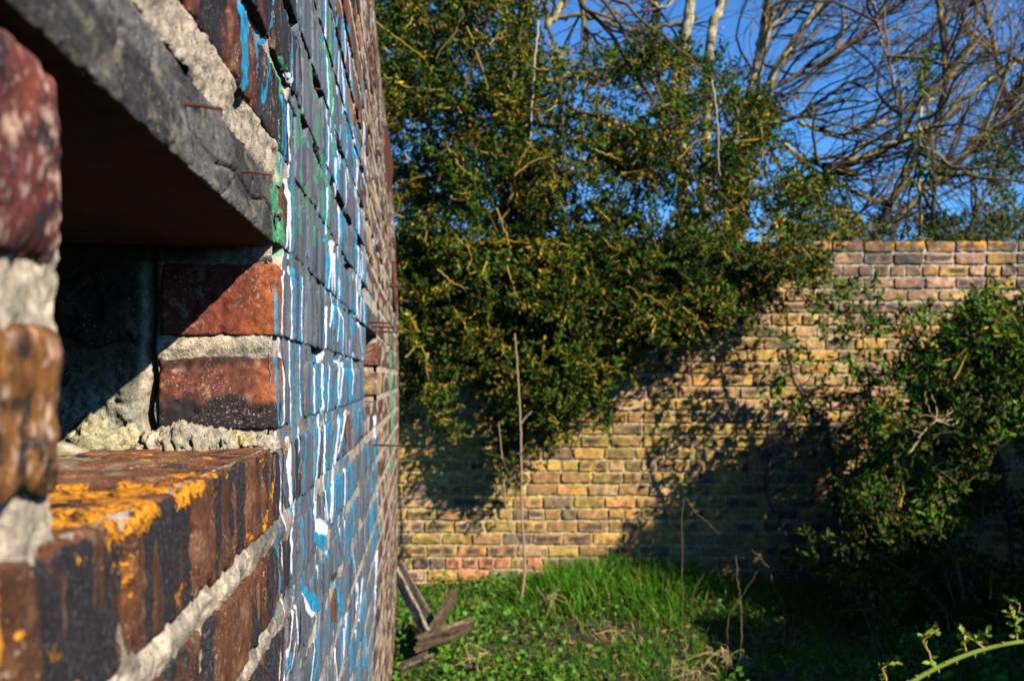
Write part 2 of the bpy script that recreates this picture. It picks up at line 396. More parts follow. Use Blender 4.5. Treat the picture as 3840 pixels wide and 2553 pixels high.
def brick(mb, x0, x1, y0, y1, z0, z1, step, r=.005, amp=.0011, chip=.004, seed=0, colfn=None, cull=None, paint=False, stepx=None):
    """rounded, worn brick; step=(along y, along z)"""
    ax = axis(x0, x1, stepx or max(step[0], .012), r); ay = axis(y0, y1, step[0], r); az = axis(z0, z1, step[1], r)
    idx, q = lattice(len(ax), len(ay), len(az))
    p = np.stack([ax[idx[:, 0]], ay[idx[:, 1]], az[idx[:, 2]]], -1)
    lo = np.array([x0 + r, y0 + r, z0 + r]); hi = np.array([x1 - r, y1 - r, z1 - r])
    inner = np.clip(p, lo, hi); off = p - inner
    L = np.linalg.norm(off, axis=1, keepdims=True) + 1e-9; nn = off / L
    p0 = inner + nn * r
    edge = 1 - np.minimum(np.minimum(p[:, 1] - y0, y1 - p[:, 1]), np.minimum(p[:, 2] - z0, z1 - p[:, 2])) / .016
    edge = np.clip(edge, 0, 1)
    d = amp * fbm(p0, 45, seed, 3) + amp * .5 * noise(p0, 190, seed + 3)
    if chip:
        d = d - chip * edge * np.clip(fbm(p0, 60, seed + 9, 3) - .02, 0, 1) * 2.0
    v = p0 + nn * d[:, None]
    if cull:
        ctr = v[q].mean(1); q = q[~cull(ctr)]
    c = colfn(p0, nn) if colfn else None
    pp = sample_paint(p0[:, 1], p0[:, 2]) * sstep(.15, .5, nn[:, 0])[:, None] if paint else np.zeros((len(p0), 6))
    if isinstance(c, tuple): c, pp[:, 4], pp[:, 5] = c
    mb.add(v, q=q, c=c, p=pp)
def sheet(mb, ys, zs, qf, colf, drop=None, axis_='x', paint=False, flip=False):
    """a height field; (ys,zs) grid, qf(y,z)->offset"""
    Y, Z = np.meshgrid(ys, zs, indexing='ij'); y = Y.ravel(); z = Z.ravel()
    h = qf(y, z)
    if axis_ == 'x': v = np.stack([h, y, z], -1)
    elif axis_ == 'y': v = np.stack([y, h, z], -1)     # (ys = x coords)
    else: v = np.stack([y, z, h], -1)                  # (x, y) -> z
    g = np.arange(len(y)).reshape(Y.shape)
    q = np.stack([g[:-1, :-1], g[1:, :-1], g[1:, 1:], g[:-1, 1:]], -1).reshape(-1, 4)
    if flip: q = q[:, ::-1]
    if drop is not None:
        ctr = v[q].mean(1); q = q[~drop(ctr)]
    c = colf(v); pp = sample_paint(v[:, 1], v[:, 2]) if paint else np.zeros((len(v), 6))
    if isinstance(c, tuple): c, pp[:, 4], pp[:, 5] = c
    elif paint: pp[:, 3] *= 1 - (.30 + .35 * sstep(.1, -.25, z - EYE)) * sstep(-.5, .1, fbm(v, 14, 7, 3)); pp[:, :3] *= (1 - .3 * sstep(0, -.3, z - EYE))[:, None]
    mb.add(v, q=q, c=c, p=pp)

# ------------------------------------------------------------------ 1. the near painted wall
E = EYE
S0, S1 = -1.2, 5.2; ZT = E + 2.35; ZB = -.15
OPEN = [(.384, .92), (2.31, 2.85)]
OZ0, OZ1 = E - .062, E + .122
PITCH = .0865
_LZ = np.array([-2, -1.37, -.95, -.39, .31, .72, 1.14, 1.53, 1.98, 2.6]); _LQ = np.array([.035, .017, .003, -.006, -.003, .0125, .038, .086, .128, .19])
def warp(v):
    v = v.copy(); s = np.clip(v[:, 1], 0, 6)
    l = np.interp(v[:, 2] - E, _LZ, _LQ)
    w = (s / 5.2) * l * sstep(.9, 2.2, s)
    wave = .0022 * noise(v * np.array([0, 1, 1]), 2.2, 91) * sstep(1.0, 2.0, s)
    v[:, 0] += -w + wave
    return v
wall = thing('brick_wall', (-WD, 0, 0), YAW, 'close-up weathered brick wall with blue and white graffiti and a deep window recess, at the left', 'brick wall')
def brick_colours(kind, seed):
    r = random.Random(seed)
    base = {'red': (.115, .030, .018), 'brown': (.13, .046, .018), 'orange': (.30, .125, .035), 'dark': (.045, .032, .032), 'ochre': (.34, .19, .05), 'tan': (.20, .11, .06)}[kind]
    return np.array(base) * r.uniform(.8, 1.2)
MC = np.array((.49, .40, .29))
BLACK = np.array((.012, .011, .013))
def face_col(kind, seed, stain=.0, streak=0.):
    b = brick_colours(kind, seed) * (.72 if streak else 1)
    def f(p, n):
        c = np.tile(b, (len(p), 1))
        f1 = fbm(p, 28, seed, 3)
        c = c * (1 + .35 * f1)[:, None]
        c = mix(c, np.array((.30, .17, .08)), .35 * sstep(.25, .6, fbm(p, 55, seed + 4, 3)))
        if stain: c = mix(c, BLACK, sstep(.25 - stain * .5, .5 - stain * .5, fbm(p, 22, seed + 8, 3)))
        if streak:
            st = fbm(p * np.array([1, 1, .16]), 44, 77, 4) + .45 * fbm(p, 19, seed + 8, 2)
            st = st + .25 * noise(p * np.array([1, 1, 0]), 34, 5)
            dk = sstep(.20 - streak * .5, .50 - streak * .5, st) * (1 - sstep(.3, .5, fbm(p * np.array([1, 1, .14]), 75, 40, 3)))
            return c, dk * sstep(-.2, .3, n[:, 0] + .2), np.zeros(len(c))
        return c
    return f
def pier_col(b, seed):
    b = np.array(b)
    def f(p, n):
        c = np.tile(b, (len(p), 1)) * (1 + .5 * fbm(p, 60, seed, 3))[:, None]
        c = mix(c, np.array((.55, .36, .26)), .75 * sstep(.30, .5, fbm(p, 190, seed + 5, 3)))
        return mix(c, BLACK, .85 * sstep(.35, .5, fbm(p, 110, seed + 15, 2)))
    return f
def far_col(kind, seed):
    f0 = face_col(kind, seed, .1, 0)
    def f(p, n):
        c = f0(p, n) * np.array((.95, 1.0, 1.1))
        return mix(c, MC * .9, .8 * sstep(.12, .30, fbm(p * np.array([1, .35, 1]), 26, 17, 3)))
    return f
def lichen_mask(p):
    """orange lichen: thick on the top of the sill near its front edge, trailing over it"""
    q, s, z = p[:, 0], p[:, 1], p[:, 2] - E
    pw = p * np.array([1.0, .55, 1.])
    m = fbm(pw, 55, 301, 4)
    reg = sstep(-.16, -.05, q) * (1 - sstep(.60, .70, s)) * sstep(.33, .40, s) * sstep(-.082, -.067, z)
    far = .35 * sstep(-.075, -.068, z) * sstep(.6, .7, s)
    drip = .5 * (sstep(.42, .44, s) * (1 - sstep(.47, .50, s)) + sstep(.52, .535, s) * (1 - sstep(.56, .575, s))) * sstep(-.110, -.085, z)
    return sstep(-.22, .30, m - .62 + reg * .80 + drip * .42 + far * .5)
LICH = np.array((.62, .29, .012)); LICH2 = np.array((.42, .33, .03))
def sill_col(kind, seed):
    f0 = face_col(kind, seed, 0, .62)
    ftop = face_col('brown', seed, .1, 0)
    def f(p, n):
        top = sstep(.55, .85, n[:, 2])
        c0, dk, _ = f0(p, n); c = mix(c0, ftop(p, n) * 1.1, top)
        lm = lichen_mask(p)
        c = mix(c, np.array((.30, .26, .16)), .7 * top * sstep(.0, .3, fbm(p, 35, 55, 3)) * (1 - sstep(-.10, -.03, p[:, 0])))
        return c, dk * (1 - top) * .9, lm * .68
    return f
def steps(s, zr):
    s = max(.3, s)
    return max(.0022, min(.04, .0042 * s * s)), max(.0022, min(.016, .0022 * s / .8 * (1 + .6 * abs(zr) / s)))
face = MB(); sillb = MB()
def in_open(v):
    m = np.zeros(len(v), bool)
    for a, b in OPEN: m |= (v[:, 1] > a + .001) & (v[:, 1] < b - .001) & (v[:, 2] > OZ0) & (v[:, 2] < OZ1 - .001)
    return m
backcull = lambda c: c[:, 0] < -.045
KINDS = ['red', 'brown', 'brown', 'tan', 'dark', 'orange', 'red', 'brown']
k = -18; courses = []
while True:
    z0 = E - .0465 + PITCH * k
    if z0 > ZT - .07: break
    if z0 > ZB: courses.append((k, z0))
    k += 1
for k, z0 in courses:
    z1 = z0 + .0665
    zr = z0 - E
    if k == 2: segs = [(S0, .02), (.945, 2.0), (2.87, S1)]; starts = (None, .945, 2.87)
    elif k in (0, 1): segs = [(S0, .384), (.92, 2.31), (2.85, S1)]
    else: segs = [(S0, S1)]
    if k == -1: z1 = E - .062
    for a, b in segs:
        header = (k % 2 != 0)
        if k == -1: pitch = .1305; start = .464 - .1305 * 20
        elif len(segs) == 1: pitch = .118 if header else .226; start = .92 - .01 + (.05 * math.sin(k * 7.1)) - (pitch * 40)
        elif a > .3: pitch = .118 if header else .226; start = a
        else: pitch = .118 if header else .226; start = b - pitch * 14 + .012
        jt = .012 if k != -1 else .010
        n0 = 0; s = start
        while s < b - .03:
            L = pitch - jt + (random.uniform(-.004, .004) if k != -1 else 0)
            y0 = max(a, s); y1 = min(b, s + L)
            s += pitch
            if y1 - y0 < .04: continue
            if y1 > b - .02: y1 = b
            mid = max(.32, (y0 + y1) / 2) if y1 > .3 else .3
            if y1 < .2: st = (.03, .02)
            else: st = steps(max(y0, .33), zr)
            seed = int((k + 40) * 131 + (y0 + 3) * 977)
            rd = random.Random(seed)
            kind = rd.choice(KINDS)
            near = y0 < 1.0
            if near and y1 > .2:
                kind = rd.choice(['red', 'brown', 'brown', 'red'])
            if k == 1 and y1 <= .385: kind = 'red'
            if k == 0 and y1 <= .385: kind = 'orange' if False else 'brown'
            q1 = rd.uniform(-.0012, .0015) if near and (k in (-1, -2, -3, -4) or k > 2) else rd.uniform(-.0006, .0006); r = .0032 if not near else .0048
            if k in (0, 1) and y1 <= .385 and near:
                fn = face_col('red' if k else 'brown', seed, -.3, 0)
            if k == 1 and y1 <= .385: z1 = z0 + .078
            if k == -1 and y0 < 1.0: fn = sill_col('brown', seed)
            elif near and k in (-2, -3, -4): fn = face_col(kind, seed, 0, .55)
            elif near and k >= 3: fn = face_col('red' if rd.random() < .6 else 'dark', seed, .15, .3)
            elif near: fn = face_col(kind, seed, .05, 0)
            elif y0 > 2.2: fn = far_col(rd.choice(['brown', 'tan', 'brown', 'dark', 'red']), seed)
            else: fn = face_col(kind, seed, .1, 0)
            if k in (0, 1) and .2 < y1 <= .385: fn = pier_col((.13, .030, .022) if k else (.21, .085, .018), seed)
            dz = rd.uniform(-.0015, .0015); deep = -.06
            if k == -1 and .2 < y1 and y0 < .95: deep = -.215; dz = 0
            elif k in (0, 1) and abs(y0 - a) < .001 and a > .3: deep = -.104; kind = 'red'
            elif k in (0, 1) and abs(y1 - b) < .001 and b < 3: deep = -.104
            if deep == -.104 and abs(a - .92) < .01 and abs(y0 - a) < .001: continue   # the far jamb bricks are made below
            stx = None
            if deep < -.2: stx = .005
            rr_ = r
            if y1 <= .385 and k in (0, 1) and y1 > .37: rr_ = .011
            brick(face if deep > -.2 else sillb, deep, q1, y0, y1, z0 + dz, z1 + (dz if k != -1 else 0), st, rr_, .0012 if y0 < .9 else .0007,
                  .0038 if y0 < .9 else .004, seed % 9999, fn, (backcull if deep == -.06 else None), True, stx)
# far jamb of the near recess: brick ends that face the camera
jamb = MB()
def jamb_col(seed, base, darkband):
    base = np.array(base)
    def f(p, n):
        c = np.tile(base, (len(p), 1)) * (1 + .35 * fbm(p, 30, seed, 3))[:, None]
        c = mix(c, np.array((.16, .055, .10)) * .6, .6 * sstep(.0, .5, fbm(p, 18, seed + 2, 2)))
        c = mix(c, np.array((.40, .24, .15)), .55 * sstep(.35, .55, fbm(p, 120, seed + 5, 3)))
        c = mix(c, np.array((.36, .10, .022)), .65 * sstep(-.035, -.004, p[:, 0] + .012 * fbm(p, 40, seed + 6, 2)))
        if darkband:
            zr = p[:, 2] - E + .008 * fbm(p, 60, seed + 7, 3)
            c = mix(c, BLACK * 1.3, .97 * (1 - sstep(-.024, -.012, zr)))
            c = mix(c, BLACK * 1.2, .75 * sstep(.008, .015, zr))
        return c
    return f
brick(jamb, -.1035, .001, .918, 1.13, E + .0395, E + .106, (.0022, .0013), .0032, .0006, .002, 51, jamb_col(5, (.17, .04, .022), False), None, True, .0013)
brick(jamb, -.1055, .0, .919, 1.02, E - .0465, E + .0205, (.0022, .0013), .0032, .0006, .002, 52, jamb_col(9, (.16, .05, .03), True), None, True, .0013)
brick(jamb, -.34, -.124, .914, 1.0, E + .030, E + .122, (.01, .002), .006, .0025, .008, 53, face_col('dark', 3, .1), None, False, .002)
brick(jamb, -.175, -.124, .919, 1.0, E - .055, E + .014, (.01, .002), .006, .0025, .008, 54, face_col('tan', 6, .1), None, False, .002)
brick(jamb, -.34, -.182, .917, 1.0, E - .055, E + .016, (.01, .002), .006, .0025, .008, 55, face_col('dark', 8, .1), None, False, .002)
# mortar
def mort_col(p, seed=1, grey=0.):
    c = np.tile(MC, (len(p), 1)) * (1 + .18 * fbm(p, 40, seed, 3))[:, None]
    c = mix(c, np.array((.30, .27, .22)), .5 * sstep(0, .4, fbm(p, 14, seed + 3, 2)))
    return c
mort = MB()
ys = [S0]
while ys[-1] < S1 - .001:
    s = ys[-1]; ys.append(s + (.02 if s < .2 else max(.0024, .0034 * s * s)))
ys = [y for y in ys if y < S1]
for a, b in OPEN: ys += [a - .0005, b + .0045]
ys = np.array(sorted(ys + [S1 - .004]))
zs = [0.]
while zs[-1] < 2.4: zs.append(zs[-1] + max(.0022, .0022 + (zs[-1] - .25) * .02 if zs[-1] > .25 else .0022))
zs = np.array(zs); zs = np.concatenate([-zs[1:][::-1], zs]) + E; zs = zs[(zs > ZB) & (zs < ZT)]
zs = np.array(sorted(list(zs) + [OZ0 + .0, OZ1 + .0]))
def mort_q(y, z):
    p = np.stack([y * 0, y, z], -1)
    zr = z - E
    fl = sstep(.9, .97, y)
    d = -.0065 + .0040 * fl + (.0030 - .0018 * fl) * fbm(p, 40, 21, 3) + (.0012 - .0006 * fl) * noise(p, 260, 4)
    d -= .012 * sstep(.28, .40, fbm(p * np.array([1, .5, 1]), 17, 31, 2)) * sstep(.9, 1., y) * sstep(-.05, .1, zr)
    band = sstep(.170, .178, zr) * (1 - sstep(.209 + .006 * noise(p, 30, 8), .222, zr)) * (1 - sstep(.93, .97, y))
    d += band * (.0065 + .0025 * fbm(p, 70, 5, 3))
    bed = np.exp(-((zr + .142) / .012) ** 2) * (1 - sstep(.95, 1.1, y)) * .006 + np.exp(-((zr + .228) / .012) ** 2) * (1 - sstep(.95, 1.1, y)) * .005
    d += bed * (1 + .6 * fbm(p, 60, 15, 2))
    # putlog hole in the mortar above the timber
    hole = np.exp(-(((y - .755) / .022) ** 4 + ((zr - .205) / .008) ** 4)); d -= .03 * hole
    return d
def mort_c(v):
    c = mort_col(v, 3)
    zr = v[:, 2] - E; s = v[:, 1]
    dk = (np.exp(-((zr + .142) / .02) ** 2)) * (1 - sstep(.95, 1.0, s)) * sstep(.72, .80, s)
    c = mix(c, np.array((.05, .047, .043)), .85 * dk * sstep(-.3, .1, fbm(v, 60, 12, 2)))
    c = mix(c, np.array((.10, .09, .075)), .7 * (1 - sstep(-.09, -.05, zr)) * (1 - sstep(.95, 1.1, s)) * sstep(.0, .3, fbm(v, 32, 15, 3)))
    c = mix(c, np.array((.40, .32, .24)), .6 * sstep(.17, .18, zr) * (1 - sstep(.22, .23, zr)) * (s < .95))
    return c
sheet(mort, ys, zs, mort_q, mort_c, drop=lambda c: in_open(c) | ((c[:, 1] > .03) & (c[:, 1] < .93) & (c[:, 2] > OZ1 - .01) & (c[:, 2] < OZ1 + .053)) | ((c[:, 1] > 2.03) & (c[:, 1] < 2.855) & (c[:, 2] > OZ1 - .01) & (c[:, 2] < OZ1 + .053)), paint=True)
def jamb_y(x, z):
    zr = z - E; p = np.stack([x, x * 0 + .92, z], -1)
    d = .9235 + .0022 * fbm(p, 50, 61, 3) + .0008 * noise(p, 300, 2)
    d -= .0045 * np.exp(-((zr - .030) / .010) ** 2) * (x > -.108)
    d -= .0050 * sstep(.106, .112, zr) * sstep(-.06, -.02, x)
    # slumped grey render over the inner leaf
    m = sstep(-.118, -.126, x) * (1 - sstep(-.012, .03, zr + .02 * noise(p, 25, 4)))
    d -= m * (.010 + .010 * fbm(p, 45, 88, 4) + .003 * fbm(p, 170, 89, 2))
    # deep vertical gap between the leaves
    d += .022 * np.exp(-((x + .113 + .006 * noise(p, 34, 3)) / (.003 + .002 * noise(p, 60, 13) ** 2)) ** 2) * (1 - .7 * sstep(.2, .5, fbm(p, 40, 14, 2)))
    return d
def jamb_c(v):
    c = mort_col(v, 13)
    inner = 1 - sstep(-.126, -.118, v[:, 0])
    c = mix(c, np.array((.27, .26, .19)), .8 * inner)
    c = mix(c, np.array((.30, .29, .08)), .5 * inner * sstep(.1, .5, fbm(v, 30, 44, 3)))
    c = mix(c, np.array((.045, .040, .032)), .85 * inner * sstep(-.02, .03, v[:, 2] - E + .02 * fbm(v, 20, 3, 2)))  # recess shade put into the mortar colour: inner leaf blackened towards the top
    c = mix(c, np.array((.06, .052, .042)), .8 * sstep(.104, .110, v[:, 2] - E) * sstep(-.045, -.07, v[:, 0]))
    return c
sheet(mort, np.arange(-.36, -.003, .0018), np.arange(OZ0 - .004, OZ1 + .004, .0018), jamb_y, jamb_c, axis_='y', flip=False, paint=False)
# mortar squeezed out along the foot of the far jamb: rough lumps lying on the sill
def lump(mb, c, r, seed, col, n=26, rough=.25):
    th = np.linspace(0, math.pi, n); ph = np.linspace(0, 2 * math.pi, 2 * n, endpoint=False)
    T, F = np.meshgrid(th, ph, indexing='ij')
    u = np.stack([np.sin(T) * np.cos(F), np.sin(T) * np.sin(F), np.cos(T)], -1).reshape(-1, 3)
    rad = 1 + rough * fbm(u + seed, 1.6, seed, 4) + .07 * noise(u, 9, seed)
    v = u * rad[:, None] * np.array(r) + np.array(c)
    g = np.arange(n * 2 * n).reshape(n, 2 * n); g2 = np.roll(g, -1, 1)
    q = np.stack([g[:-1], g[1:], g2[1:], g2[:-1]], -1).reshape(-1, 4)
    mb.add(v, q=q, c=col(v))
lm = MB()
def lump_c(v):
    c = mort_col(v, 23)
    c = mix(c, np.array((.52, .42, .12)), .6 * sstep(-.1, .3, fbm(v, 40, 66, 3)))
    return c
rl = random.Random(3)
for i in range(30):
    x = -.112 + i / 29 * .108; hh = .006 + .011 * math.sin(min(1, i / 24) * math.pi) ** .7 + rl.uniform(-.003, .003)
    lump(lm, (x, .913 - rl.uniform(0, .012), E - .063 + rl.uniform(0, .004)), (rl.uniform(.007, .014), rl.uniform(.008, .018), hh), 3 + i * 7, lump_c, 20, .55)
for i in range(22):
    x = -.13 - rl.random() * .16
    lump(lm, (x, .908 + rl.uniform(-.012, .008), E - .062 + rl.uniform(0, .018)), (rl.uniform(.010, .022), .014, rl.uniform(.006, .018)), 130 + i, lambda v: mix(mort_col(v, 33), np.array((.33, .32, .12)), .5 + 0 * v[:, 0]), 20, .6)
# sill bed behind and between the sill bricks
def sill_z(x, y):
    p = np.stack([x, y, x * 0 + E], -1)
    back = 1 - sstep(-.19, -.13, x)
    return E - .0665 + .003 * fbm(p, 35, 5, 3) + .010 * back * (1 + .5 * fbm(p, 30, 71, 3))
def sill_c(v):
    c = mort_col(v, 43)
    c = mix(c, np.array((.34, .30, .05)), .8 * sstep(-.2, .3, fbm(v, 26, 91, 3)) * (1 - sstep(-.10, -.05, v[:, 0])))
    return c, np.zeros(len(v)), lichen_mask(v) * .68
sheet(lm, np.arange(-.36, -.004, .003), np.arange(.3, .935, .003), sill_z, sill_c, axis_='z')
# core of the wall (behind the facing), the blocked back of the recesses
core = MB()
def box(mb, x0, x1, y0, y1, z0, z1, col=(.2, .15, .1)):
    v = np.array([(x, y, z) for x in (x0, x1) for y in (y0, y1) for z in (z0, z1)])
    q = [(0, 1, 3, 2), (4, 6, 7, 5), (0, 4, 5, 1), (2, 3, 7, 6), (0, 2, 6, 4), (1, 5, 7, 3)]
    mb.add(v, q=q, c=np.array(col))
def longbox(mb, x0, x1, y0, y1, z0, z1, col):
    n = max(1, int((y1 - y0) / .25)); e = np.linspace(y0, y1, n + 1)
    for i in range(n): box(mb, x0, x1, e[i], e[i + 1], z0, z1, col)
cc = tuple(MC * .8)
for z0, z1 in ((ZB, E - .8), (E - .8, E - .14), (E + .235, E + .9), (E + .9, E + 1.5), (E + 1.5, ZT)):
    longbox(core, -.44, -.05, S0, S1 - .01, z0, z1, cc)
for a, b in ((S0, .362), (.965, 2.298), (2.9, S1 - .01)): longbox(core, -.44, -.05, a, b, E - .14, E + .235, cc)
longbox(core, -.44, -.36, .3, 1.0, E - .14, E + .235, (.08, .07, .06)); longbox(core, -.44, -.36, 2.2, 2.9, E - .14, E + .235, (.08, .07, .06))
# second recess: sill and far jamb
brick(jamb, -.104, .001, 2.85, 3.06, E + .0395, E + .106, (.02, .006), .006, .002, .004, 151, face_col('red', 15, .05), None, False, .008)
brick(jamb, -.104, .001, 2.85, 2.96, E - .0465, E + .0205, (.02, .006), .006, .002, .004, 152, face_col('ochre', 19, 0), None, False, .008)
box(core, -.36, -.01, 2.2, 2.9, E - .14, E - .066, tuple(MC * .7)); box(core, -.36, -.012, 2.86, 2.91, E - .07, E + .2, cc)
core.build('wall_core', M_MORT, wall, False, warp, True)
face.build('brick_facing', M_WALL, wall, True, warp, True)
sillb.build('window_sill', M_SILL, wall, True, warp, True)
jamb.build('window_jamb', M_JAMB, wall, True, warp, True)
mort.build('mortar_joints', M_MORT, wall, True, warp, True)
lm.build('crumbled_mortar', M_MORT, wall, True, warp, True)
# timber lintel: one long beam, ragged lower arris, soffit
def lintel(y0, y1, step, mark):
    mb = MB()
    def cf(p, n):
        c = np.tile(np.array((.115, .110, .105)), (len(p), 1)) * (1 + .4 * fbm(p * np.array([1, .3, 1]), 60, 12, 3))[:, None]
        c = mix(c, np.array((.030, .029, .028)), .85 * sstep(.0, .4, fbm(p * np.array([1, .35, 1]), 48, 31, 4)))
        c = mix(c, np.array((.21, .19, .12)), .6 * sstep(.35, .6, fbm(p * np.array([1, .6, 1]), 90, 24, 3)))
        sof = sstep(.6, .9, -n[:, 2])
        c = mix(c, np.array((.085, .045, .017)) * (1 + .9 * fbm(p * np.array([1, .06, 1]), 75, 41, 3))[:, None].clip(.1, 2), sof)
        return c
    ax = axis(-.34, .0005, .01, .003); 
    az = axis(OZ1, OZ1 + .0545, .0016 if mark else .006, .003); ay = axis(y0, y1, step, .003)
    idx, q = lattice(len(ax), len(ay), len(az))
    p = np.stack([ax[idx[:, 0]], ay[idx[:, 1]], az[idx[:, 2]]], -1)
    lo = np.array([-.337, y0 + .003, OZ1 + .003]); hi = np.array([-.0025, y1 - .003, OZ1 + .0515])
    inner = np.clip(p, lo, hi); off = p - inner; nn = off / (np.linalg.norm(off, axis=1, keepdims=True) + 1e-9); p0 = inner + nn * .003
    pr = p0 * np.array([1, .25, 1])
    d = .0007 * fbm(pr, 160, 7, 3) + .0012 * fbm(pr, 35, 9, 2)
    low = 1 - sstep(OZ1, OZ1 + .008, p[:, 2]); front = sstep(-.012, 0, p[:, 0])
    d = d - .0035 * low * front * np.clip(fbm(p0, 70, 19, 3) + .1, 0, 1)
    if mark:
        for (s, zc, ln, tilt) in ((.505, .168, .03, .3), (.60, .150, .024, -.2), (.78, .146, .02, .3), (.70, .138, .03, 2.), (.445, .15, .02, .4)):
            zz = p0[:, 2] - E; off_ = (p0[:, 1] - s) - tilt * (zz - zc)
            d = d - .004 * np.exp(-(off_ / .0018) ** 2) * (np.abs(zz - zc) < ln / 2) * (nn[:, 0] > .5)
        zz = p0[:, 2] - E; crk = OZ1 - E + .024 + .010 * noise(p0 * np.array([0, 1, 0]), 14, 5)
        d = d - .004 * np.exp(-((zz - crk) / .0011) ** 2) * (nn[:, 0] > .5) * sstep(.55, .65, p0[:, 1])
    mb.add(p0 + nn * d[:, None], q=q, c=cf(p0, nn), p=sample_paint(p0[:, 1], p0[:, 2]) * (nn[:, 0] > .3)[:, None] * np.array([1, 1, 1, 0, 0, 0]))
    o = mb.build('timber_lintel', M_WOOD, wall, True, warp, True)
    me = o.data; me.materials.append(M_SOFF); nz = np.zeros(len(me.polygons) * 3, np.float32); me.polygons.foreach_get('normal', nz)
    me.polygons.foreach_set('material_index', (nz[2::3] < -.6).astype(np.int32)); return o
lin1 = lintel(.03, .926, .0028, True); lin2 = lintel(2.03, 2.858, .02, False)
# nails
def tube(mb, pts, rad, col=(.1, .05, .03), sides=6, cap=True):
    pts = np.asarray(pts, float); n = len(pts); rad = np.broadcast_to(np.asarray(rad, float), (n,))
    d = np.gradient(pts, axis=0); d /= np.linalg.norm(d, axis=1, keepdims=True) + 1e-12
    up = np.array([0., 0, 1]) if abs(d[0, 2]) < .9 else np.array([1., 0, 0])
    a = np.cross(d, up); a /= np.linalg.norm(a, axis=1, keepdims=True) + 1e-12; b = np.cross(d, a)
    ang = np.arange(sides) * 2 * math.pi / sides
    v = pts[:, None] + rad[:, None, None] * (np.cos(ang)[None, :, None] * a[:, None] + np.sin(ang)[None, :, None] * b[:, None])
    v = v.reshape(-1, 3); g = np.arange(n * sides).reshape(n, sides); g2 = np.roll(g, -1, 1)
    q = np.stack([g[:-1], g2[:-1], g2[1:], g[1:]], -1).reshape(-1, 4)
    t = []
    if cap:
        v = np.vstack([v, pts[0], pts[-1]]); k0, k1 = n * sides, n * sides + 1
        t = [(k0, g[0][(i + 1) % sides], g[0][i]) for i in range(sides)] + [(k1, g[-1][i], g[-1][(i + 1) % sides]) for i in range(sides)]
    mb.add(v, q=q, t=t if cap else None, c=np.asarray(col, float))
def nail(s, z, L, bend, r=.0016, parent=None, head=True):
    mb = MB(); z += E
    pts = [(-.01, s, z), (0, s, z), (L * .5, s + bend * .4, z - .0006), (L, s + bend, z - .0022)]
    tube(mb, pts, [r, r, r, r * .9], (.12, .04, .02), 8)
    if head: tube(mb, [(L - .0005, s + bend, z - .0022), (L + .0012, s + bend, z - .0025)], [r * 1.9, r * 1.9], (.12, .04, .02), 10)
    return mb.build('nail', M_RUST, parent, True, warp)
nail(.565, .155, .0215, .0, .0012, lin1, False); nail(.742, .1537, .0225, .0, .001, lin1, False); nail(.90, .148, .006, .0, .002, lin1)
nail(2.42, .137, .05, .0, .003, lin2); nail(2.56, .134, .055, .0, .003, lin2); nail(2.7, .128, .06, 0, .003, lin2)
nail(2.6, -.172, .07, 0, .0028, wall, False)
# iron fixings near the far end
pb = MB()
def hexa(mb, pts, col=(.12, .035, .02)):
    mb.add(np.array(pts), q=[(0, 3, 2, 1), (4, 5, 6, 7), (0, 1, 5, 4), (1, 2, 6, 5), (2, 3, 7, 6), (3, 0, 4, 7)], c=np.array(col))
zc = E + .86
pb1 = []
for (q, dz, w) in ((0, 0, 0),): pass
prof = [(-.12, .0), (-.09, .010), (-.02, .018), (.05, .013), (.14, .002)]
v = []; q = []
for i, (dz, out) in enumerate(prof):
    for s_ in (3.95, 3.965):
        v += [(-.03, s_, zc + dz), (out + .012, s_, zc + dz)]
for i in range(4):
    a = i * 4
    q += [(a, a + 1, a + 5, a + 4), (a + 2, a + 6, a + 7, a + 3), (a + 1, a + 3, a + 7, a + 5), (a, a + 4, a + 6, a + 2)]
q += [(0, 2, 3, 1), (16, 17, 19, 18)]
pb.add(np.array(v), q=q, c=np.array((.13, .035, .02))); tube(pb, [(.0, 3.957, zc - .02), (.045, 3.957, zc - .025)], .006, (.12, .04, .02), 8)
pb.build('iron_bracket', M_RUST, wall, False, warp)
pb = MB()
tube(pb, [(.018, 3.9, E + .26), (.016, 3.9, E + .36), (.018, 3.9, E + .46)], .0085, (.05, .03, .03), 10); tube(pb, [(-.03, 3.9, E + .362), (.05, 3.9, E + .366)], .009, (.06, .03, .03), 8)
tube(pb, [(.05, 3.9, E + .366), (.058, 3.9, E + .366)], .013, (.06, .03, .03), 6)
tube(pb, [(-.01, 4.3, E + .34), (.07, 4.3, E + .335)], .005, (.06, .03, .03), 6)
pb.build('hinge_pin', M_RUST, wall, True, warp)

